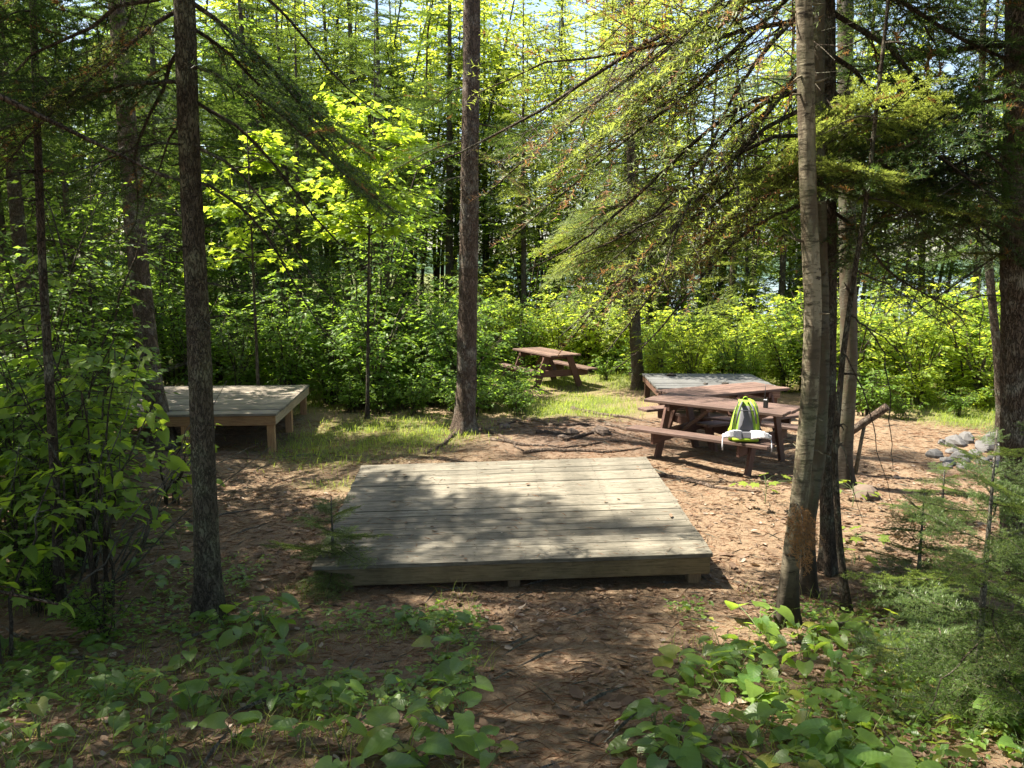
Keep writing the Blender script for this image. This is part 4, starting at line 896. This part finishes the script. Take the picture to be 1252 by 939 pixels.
seedling(1085, 800, .22, 8, 'yellow leaved seedling under the small fir boughs', .2)

# leafy branches of the near bushes: leaves one can pick out are single objects
NL = [heart_leaf(.13, .105, .08, .3, .12).mesh('leaf', M['leaf_near']), MB().add(MAPLE[0] * .16, MAPLE[1]).mesh('leaf', M['leaf_near']), heart_leaf(.15, .11, .12, .45, .15, twist=.06).mesh('leaf', M['leaf_near'])]
def near_bush(x, y, h, r, nst, ntw, nlf, size, label, kinds=(0, 1, 2), z0=.3):
    st, _, (P, D, N) = shrub(h=h, r=r, nstem=nst, ntwig=ntw, nleaf=nlf, size=.1, twl=.42, z0=z0, droop=.4, stem_r=.011)
    t = thing('leafy_bush', label, 'bush', (x, y, gz(x, y))); link('stems', st.mesh('stems', M['bark_dark']), t)
    F = frames(D, N)
    for k in range(min(290, len(P))):
        o = link('leaf', NL[kinds[rng.integers(len(kinds))]], t); o.matrix_local = Matrix.Translation(Vector(P[k])) @ Matrix(F[k].tolist()).to_4x4() @ Matrix.Scale(size * rng.uniform(.6, 1.15), 4)
near_bush(-3.5, 6.4, 3.0, .7, 6, 9, 5, .8, 'tall broad leaved bush rising beside the thin young spruce', z0=.35)
near_bush(-2.95, 5.6, 2.0, .65, 6, 9, 5, .8, 'broad leaved bush around the thin young spruce stem', z0=.35)
near_bush(-3.9, 7.2, 2.2, .9, 7, 8, 5, .85, 'dense broad leaved bush between thin young spruce and thick brown spruce', z0=.35)
near_bush(-3.0, 4.5, 1.3, .5, 4, 6, 5, .85, 'dark broad leaved bush in shade before the thin young spruce', (1, 2), .4)
near_bush(-3.6, 8.4, 1.0, .6, 5, 5, 5, .62, 'low leafy bush reaching towards the corner of the orange framed platform', (0, 2), .35)

# ------------------------------------------------------------------ small firs
def fir_sapling(x, y, h, n, label, lmax, group=None, tilt=0, lean=(0, 0)):
    pts = [Vector((x, y, gz(x, y)))] + [Vector((x + lean[0] * f, y + lean[1] * f, gz(x, y) + h * f)) for f in (.35, .7, 1)]
    B = []; az = rng.uniform(0, 360)
    for k in range(n):
        f = .08 + .9 * k / n; az += 137.5; B.append((h * f, az, lmax * (1 - f) ** .7 * rng.uniform(.75, 1.15) + .08, -12 + 38 * f + rng.normal(0, 8), 'fine'))
    return near_tree('fir_sapling', label, pts, .012 + .008 * h, .004, 'twig', B, 'fir sapling', group, 8)
p = gp(1190, 870); fir_sapling(p.x, p.y, 1.35, 27, 'bushy green fir sapling leaning over broad leaved plants near the birch', .80)
p = gp(1265, 800); fir_sapling(p.x + .1, p.y, 1.5, 28, 'dark bushy fir sapling below the thick spruce trunk', .85)
p = gp(1120, 745); fir_sapling(p.x, p.y, .85, 26, 'small thin fir sapling behind the bushy one, on sunlit needles', .55)
p = gp(412, 712); fir_sapling(p.x - .02, p.y - .02, .70, 20, 'tiny hemlock sapling drooping over the platform front corner', .60)
p = gp(1150, 640); fir_sapling(p.x, p.y, .6, 16, 'small fir sapling between the stones and the bushy firs', .5)
# low orange dead bough caught on the birch foot
t = thing('dead_bough', 'orange dead fir bough hanging on the birch foot', 'dead branch', at_depth(972, 615, yF - .16), rot=(0, R(62), R(-60)))
link('bough', spray(.42, .04, .022, .003, .004, .03, .2, .5, .05, 1.0, .004).mesh('bough', mset('needle_dead', 'twig')), t)

# ------------------------------------------------------------------ logs, roots, stones, sticks
def ground_tube(name, label, cat, px, r0, r1, m, up=.4, group=None, seg=10, wob=.1, ang=True):
    P = [gp(*q) for q in px]; o = P[0].copy(); s = np.linspace(0, 1, len(P)); f = np.linspace(0, 1, 5 * len(P)); A = np.array([tuple(q - o) for q in P])
    A = np.stack([np.interp(f, s, A[:, k]) for k in range(3)], -1)
    for _ in range(2): A[1:-1] = (A[:-2] + 2 * A[1:-1] + A[2:]) / 4
    rad = r0 + (r1 - r0) * f; A[1:-1] += rng.normal(0, r0 * .25, A[1:-1].shape)
    for k in range(len(A)): A[k, 2] = gz(A[k, 0] + o.x, A[k, 1] + o.y) - o.z + rad[k] * up
    rr = rad[:, None] * (1 + wob * rng.normal(0, 1, (len(A), seg)))
    return tag(link(name, MB().tube(A, rr, seg).mesh(name, m), None, o), label, cat, group)
ground_tube('fallen_log', 'rotten brown log lying by the shady bushes', 'log', [(92, 640), (140, 620), (196, 603)], .055, .045, M['wood_log'], .7)
ground_tube('fallen_log', 'short pale log at the thicket edge behind the reddish pine', 'log', [(622, 486), (651, 489)], .06, .06, M['wood_log'], .8)
lg = at_depth(1085, 497, 9.4); l2 = at_depth(985, 533, 9.9); l2.z = gz(l2.x, l2.y) + .05
A = [l2 + (lg - l2) * f for f in np.linspace(0, 1, 9)]; o = A[0].copy()
mbl = MB().tube([tuple(a - o) for a in A], np.full((9, 12), .048) * (1 + .05 * rng.normal(0, 1, (9, 12))), 12)
st_p = A[6] - o
tl = thing('fallen_log', 'thick brown log propped up on a forked stub behind the birches', 'log', o)
link('log', mbl.mesh('log', M['bark_red']), tl)
link('prop', MB().tube([(st_p.x, st_p.y, st_p.z + .02), (st_p.x - .02, st_p.y + .03, st_p.z - .2), (st_p.x - .05, st_p.y + .1, gz(A[6].x, A[6].y) - o.z - .05)], [.02, .022, .028], 8).mesh('prop', M['twig']), tl)
RT = [[(640, 556), (700, 552), (748, 554), (785, 548)], [(600, 538), (640, 545), (690, 549), (730, 543)], [(700, 500), (735, 508), (772, 512), (800, 518)], [(720, 545), (748, 540), (775, 545)], [(655, 530), (685, 532), (712, 528)], [(585, 525), (610, 532), (640, 552)], [(640, 512), (680, 522), (720, 520), (752, 527)], [(690, 540), (720, 530), (745, 528), (790, 540)], [(560, 530), (540, 545), (520, 556)], [(800, 582), (840, 588), (880, 598), (930, 602)], [(740, 520), (770, 527), (800, 530)], [(610, 520), (630, 516), (650, 520)]]
for k, q in enumerate(RT):
    ground_tube('tree_root', 'bare knobbly tree root snaking over the trodden soil beside the picnic tables' if k != 9 else 'long dark root across the sunlit needles before the bench', 'root', q, rng.uniform(.026, .042), .012, M['root'], .3, 'roots on the trodden soil' if k != 9 else None, 9, .12)
def rock_mesh(s, seed, mm_='rock'):
    a = []; bm_v, bm_f = [], []
    nu, nv = 11, 7
    for j in range(nv + 1):
        th = math.pi * j / nv
        for i in range(nu):
            ph = 2 * math.pi * i / nu; d = np.array([math.sin(th) * math.cos(ph), math.sin(th) * math.sin(ph), math.cos(th)])
            r = 1 + .35 * (vnoise(d[0] * 1.6 + seed, d[1] * 1.6 + d[2] * 1.9, seed) - .5) + .32 * (vnoise(d[0] * 3.3 + seed, d[1] * 3.3 + d[2] * 3, seed + 3) - .5) + .1 * (vnoise(d[0] * 9 + seed, d[1] * 9 + d[2] * 8, seed + 5) - .5)
            bm_v.append(d * r * np.array(s))
    for j in range(nv):
        for i in range(nu):
            a0 = j * nu + i; a1 = j * nu + (i + 1) % nu; bm_f.append((a0, a0 + nu, a1 + nu, a1))
    return MB().add(bm_v, bm_f, 0, False).mesh('stone', M[mm_])
SP = [(1146, 560, .12, .09), (1172, 546, .17, .12), (1184, 542, .12, .13), (1210, 552, .18, .13), (1216, 543, .15, .15), (1180, 562, .15, .08), (1203, 568, .11, .08), (1160, 566, .09, .06), (1222, 572, .11, .07), (1195, 558, .09, .07), (1232, 560, .14, .12), (1168, 556, .11, .08)]
SP += [(1150 + 82 * rng.random(), 543 + 32 * rng.random(), rng.uniform(.05, .1), rng.uniform(.04, .07)) for _ in range(12)]
for k, (px, py, s, hgt) in enumerate(SP):
    p = gp(px, py); tag(link('stone', rock_mesh((s, s * .8, hgt), k + 3), None, (p.x, p.y + s * .5, p.z + hgt * .15), (0, 0, rng.uniform(0, 6))), 'pale grey stone in the fire pit pile beside the thick spruce', 'stone', 'stones of the fire pit')
for k, (px, py, s) in enumerate(((735, 530, .12), (700, 530, .08), (688, 536, .07), (1058, 606, .13), (618, 524, .09))):
    p = gp(px, py); tag(link('stone', rock_mesh((s * 1.3, s, s * .7), k + 40, 'rock_brown'), None, (p.x, p.y, p.z + s * .15), (0, 0, rng.uniform(0, 6))), ('dark stone bedded among the tree roots' if px != 1058 else 'dark grey stone behind the crooked dead sapling'), 'stone', 'stones among the roots' if px != 1058 else None)
STK = [([(990, 775), (1050, 765), (1105, 752)], .018, 'thick bent stick lying among the plants right of the birch foot'), ([(960, 790), (1020, 782), (1090, 790)], .012, 'thin grey stick in the plants before the birch'), ([(1060, 770), (1100, 790), (1120, 835)], .016, 'dark stick pointing at the small fir'), ([(8, 770), (60, 800), (110, 812)], .008, 'pale thin stick on the shady ground by the bushes'), ([(20, 680), (60, 720), (90, 760)], .008, 'bent pale stick at the foot of the thin young spruce'), ([(230, 640), (280, 628), (330, 622)], .010, 'dry stick on the needles behind the slender spruce'), ([(340, 560), (380, 556), (400, 562)], .008, 'short twig on sunlit ground by the orange posts'), ([(280, 780), (330, 765), (380, 742)], .010, 'dry branch on dark litter near the slender spruce'), ([(800, 575), (818, 582), (832, 590)], .012, 'short stick near the platform corner in sun'), ([(560, 770), (590, 762), (612, 764)], .006, 'small dark twig on the bare path')]
for q, r, lb in STK: ground_tube('fallen_stick', lb, 'stick', q, r, r * .5, M['twig'], .9, None, 7)
# pale bare brush standing in the shady bush
t = thing('dead_brush', 'pale bare dead twigs standing up among the shady bushes', 'dead brush', (-3.3, 6.0, gz(-3.3, 6.0)))
for k in range(16):
    a = rng.uniform(-.9, 1.9); l = rng.uniform(.8, 2.4); e = rng.uniform(.5, 1.3); q = np.linspace(0, 1, 6); b = rng.normal(0, .3, 2)
    P = np.stack([b[0] + math.cos(a) * math.cos(e) * l * q, b[1] + math.sin(a) * .4 * l * q * math.cos(e), math.sin(e) * l * q - .05 - .1 * q ** 2], 1); P[1:] += rng.normal(0, .025, (5, 3))
    link('twig', MB().tube(P, .007 * (1 - .8 * q) + .001, 5).mesh('twig', M['twig']), t)

# ------------------------------------------------------------------ litter, needles, ground cover, grass
def ground_pts(n, x0, x1, y0, y1, w=None, bias=1.0):
    out = []; tot = 0
    while tot < n:
        y = y0 + (y1 - y0) * rng.random(n) ** bias; x = rng.uniform(x0, x1, n); k = np.abs(x) < .70 * y + .4
        if w is not None: k &= rng.random(n) < w(x, y)
        k &= ~((np.abs(x) < 1.5) & (y > 6.15) & (y < 8.6))
        out.append(np.stack([x[k], y[k]], 1)); tot += k.sum()
    P = np.concatenate(out)[:n]; return np.column_stack([P, ground_z(P[:, 0], P[:, 1])])
def scatter_tpl(name, tpl, P, size, up_jit, mat_, lift=.004, stretch=None):
    k = len(P); a = rng.uniform(0, 6.28, k); D = np.stack([np.cos(a), np.sin(a), rng.normal(0, up_jit * .6, k)], 1); N = np.array([0, 0, 1.0]) + rng.normal(0, up_jit, (k, 3))
    Mx = frames(D, N) * (size * np.clip(rng.lognormal(-.15, .45, k), .3, 2.2))[:, None, None]; Mx[:, :, 1] *= rng.uniform(.6, 1.2, k)[:, None]
    P = P.copy(); P[:, 2] += lift + rng.uniform(0, .006, k)
    return tag(link(name, MB().inst(tpl[0], tpl[1], Mx, P).mesh(name, mat_)), kind='stuff')
DRY = (np.array([(0, 0, .06), (.3, .3, .14), (.35, 0, 0), (.3, -.3, .1), (.75, .22, .05), (.72, -.24, .12), (1, 0, .15)], float), np.array([(0, 2, 1), (0, 3, 2), (2, 4, 1), (3, 5, 2), (2, 6, 4), (5, 6, 2)]))
scatter_tpl('leaf_litter', DRY, ground_pts(13000, -6, 6, 1.9, 10, lambda x, y: .25 + .75 * (vnoise(x * 1.5, y * 1.5, 31) > .42), 1.5), .044, .25, M['litter'])
NDL = (np.array([(0, -.012, 0), (0, .012, 0), (.5, .01, .05), (1, 0, 0)], float), np.array([(0, 1, 2), (0, 2, 3)]))
scatter_tpl('needle_litter', NDL, ground_pts(90000, -7, 8, 1.9, 13, None, 1.5), .075, .14, M['duff'], .002)
scatter_tpl('twig_litter', NDL, ground_pts(3500, -6, 7, 2, 13, None, 1.4), .17, .10, M['twig'], .004)
cov = ground_pts(2600, -5, 5, 2, 8, lambda x, y: (vnoise(x * 1.3, y * 1.3, 44) > .5) * ((x < -.2 - .0 * y) | (x > 1.1)) * (y < 5.6 + 2 * (x < -2)) * .9, 1.2)
covP = np.repeat(cov, 3, 0); covP[:, :2] += rng.normal(0, .018, (len(covP), 2)); covP[:, 2] += rng.uniform(.02, .07, len(covP))
k = len(covP); a = rng.uniform(0, 6.28, k)
tag(link('ground_cover', MB().inst(LEAF4[0], LEAF4[1], frames(np.stack([np.cos(a), np.sin(a), rng.normal(0, .25, k)], 1), np.array([0, 0, 1.0]) + rng.normal(0, .3, (k, 3))) * (.042 * rng.uniform(.6, 1.4, k))[:, None, None], covP).mesh('ground_cover', M['aster'])), kind='stuff')
GB = (np.array([(0, -.03, 0), (0, .03, 0), (.5, .022, .06), (.5, -.022, .06), (1, 0, -.05)], float), np.array([(0, 1, 2), (0, 2, 3), (3, 2, 4)]))
gpts = ground_pts(52000, -6, 10, 8.7, 19, lambda x, y: grass_shade_mask(x, y) ** 1.3, 1.0)
k = len(gpts); a = rng.uniform(0, 6.28, k); gd = np.stack([np.cos(a) * .5, np.sin(a) * .5, rng.uniform(.3, 1.2, k)], 1)
tag(link('grass', MB().inst(GB[0], GB[1], frames(gd, np.stack([-np.cos(a), -np.sin(a), np.full(k, .6)], 1)) * (.085 * rng.uniform(.5, 1.6, k))[:, None, None], gpts).mesh('grass', M['grass'])), kind='stuff')
# litter blown onto the middle platform
mw = Matrix.Translation((.013, 6.035, .241)) @ Euler((R(3.4), R(-1.3), R(1.9))).to_matrix().to_4x4()
def deck_pts(n): return np.array([tuple(mw @ Vector((rng.uniform(-1.48, 1.48), L1 * rng.random() ** 1.3 * .98 + .01, .003))) for _ in range(n)])
scatter_tpl('leaf_litter', DRY, deck_pts(45), .04, .12, M['litter'], .002)
scatter_tpl('needle_litter', NDL, deck_pts(500), .06, .03, M['duff'], .001)
# thin grass and dry stems through the plant beds
tp = ground_pts(5200, -4, 4, 1.9, 6, lambda x, y: ((x < -.1) | (x > .9)) * (vnoise(x * 2, y * 2, 61) > .45), 1.2)
k = len(tp); a = rng.uniform(0, 6.28, k)
tag(link('grass', MB().inst(GB[0] * np.array([1, .45, 1]), GB[1], frames(np.stack([np.cos(a) * .6, np.sin(a) * .6, rng.uniform(.2, 1.2, k)], 1), np.stack([-np.cos(a), -np.sin(a), np.full(k, .6)], 1)) * (.11 * rng.uniform(.4, 1.5, k))[:, None, None], tp).mesh('grass', M['grass'])), kind='stuff')
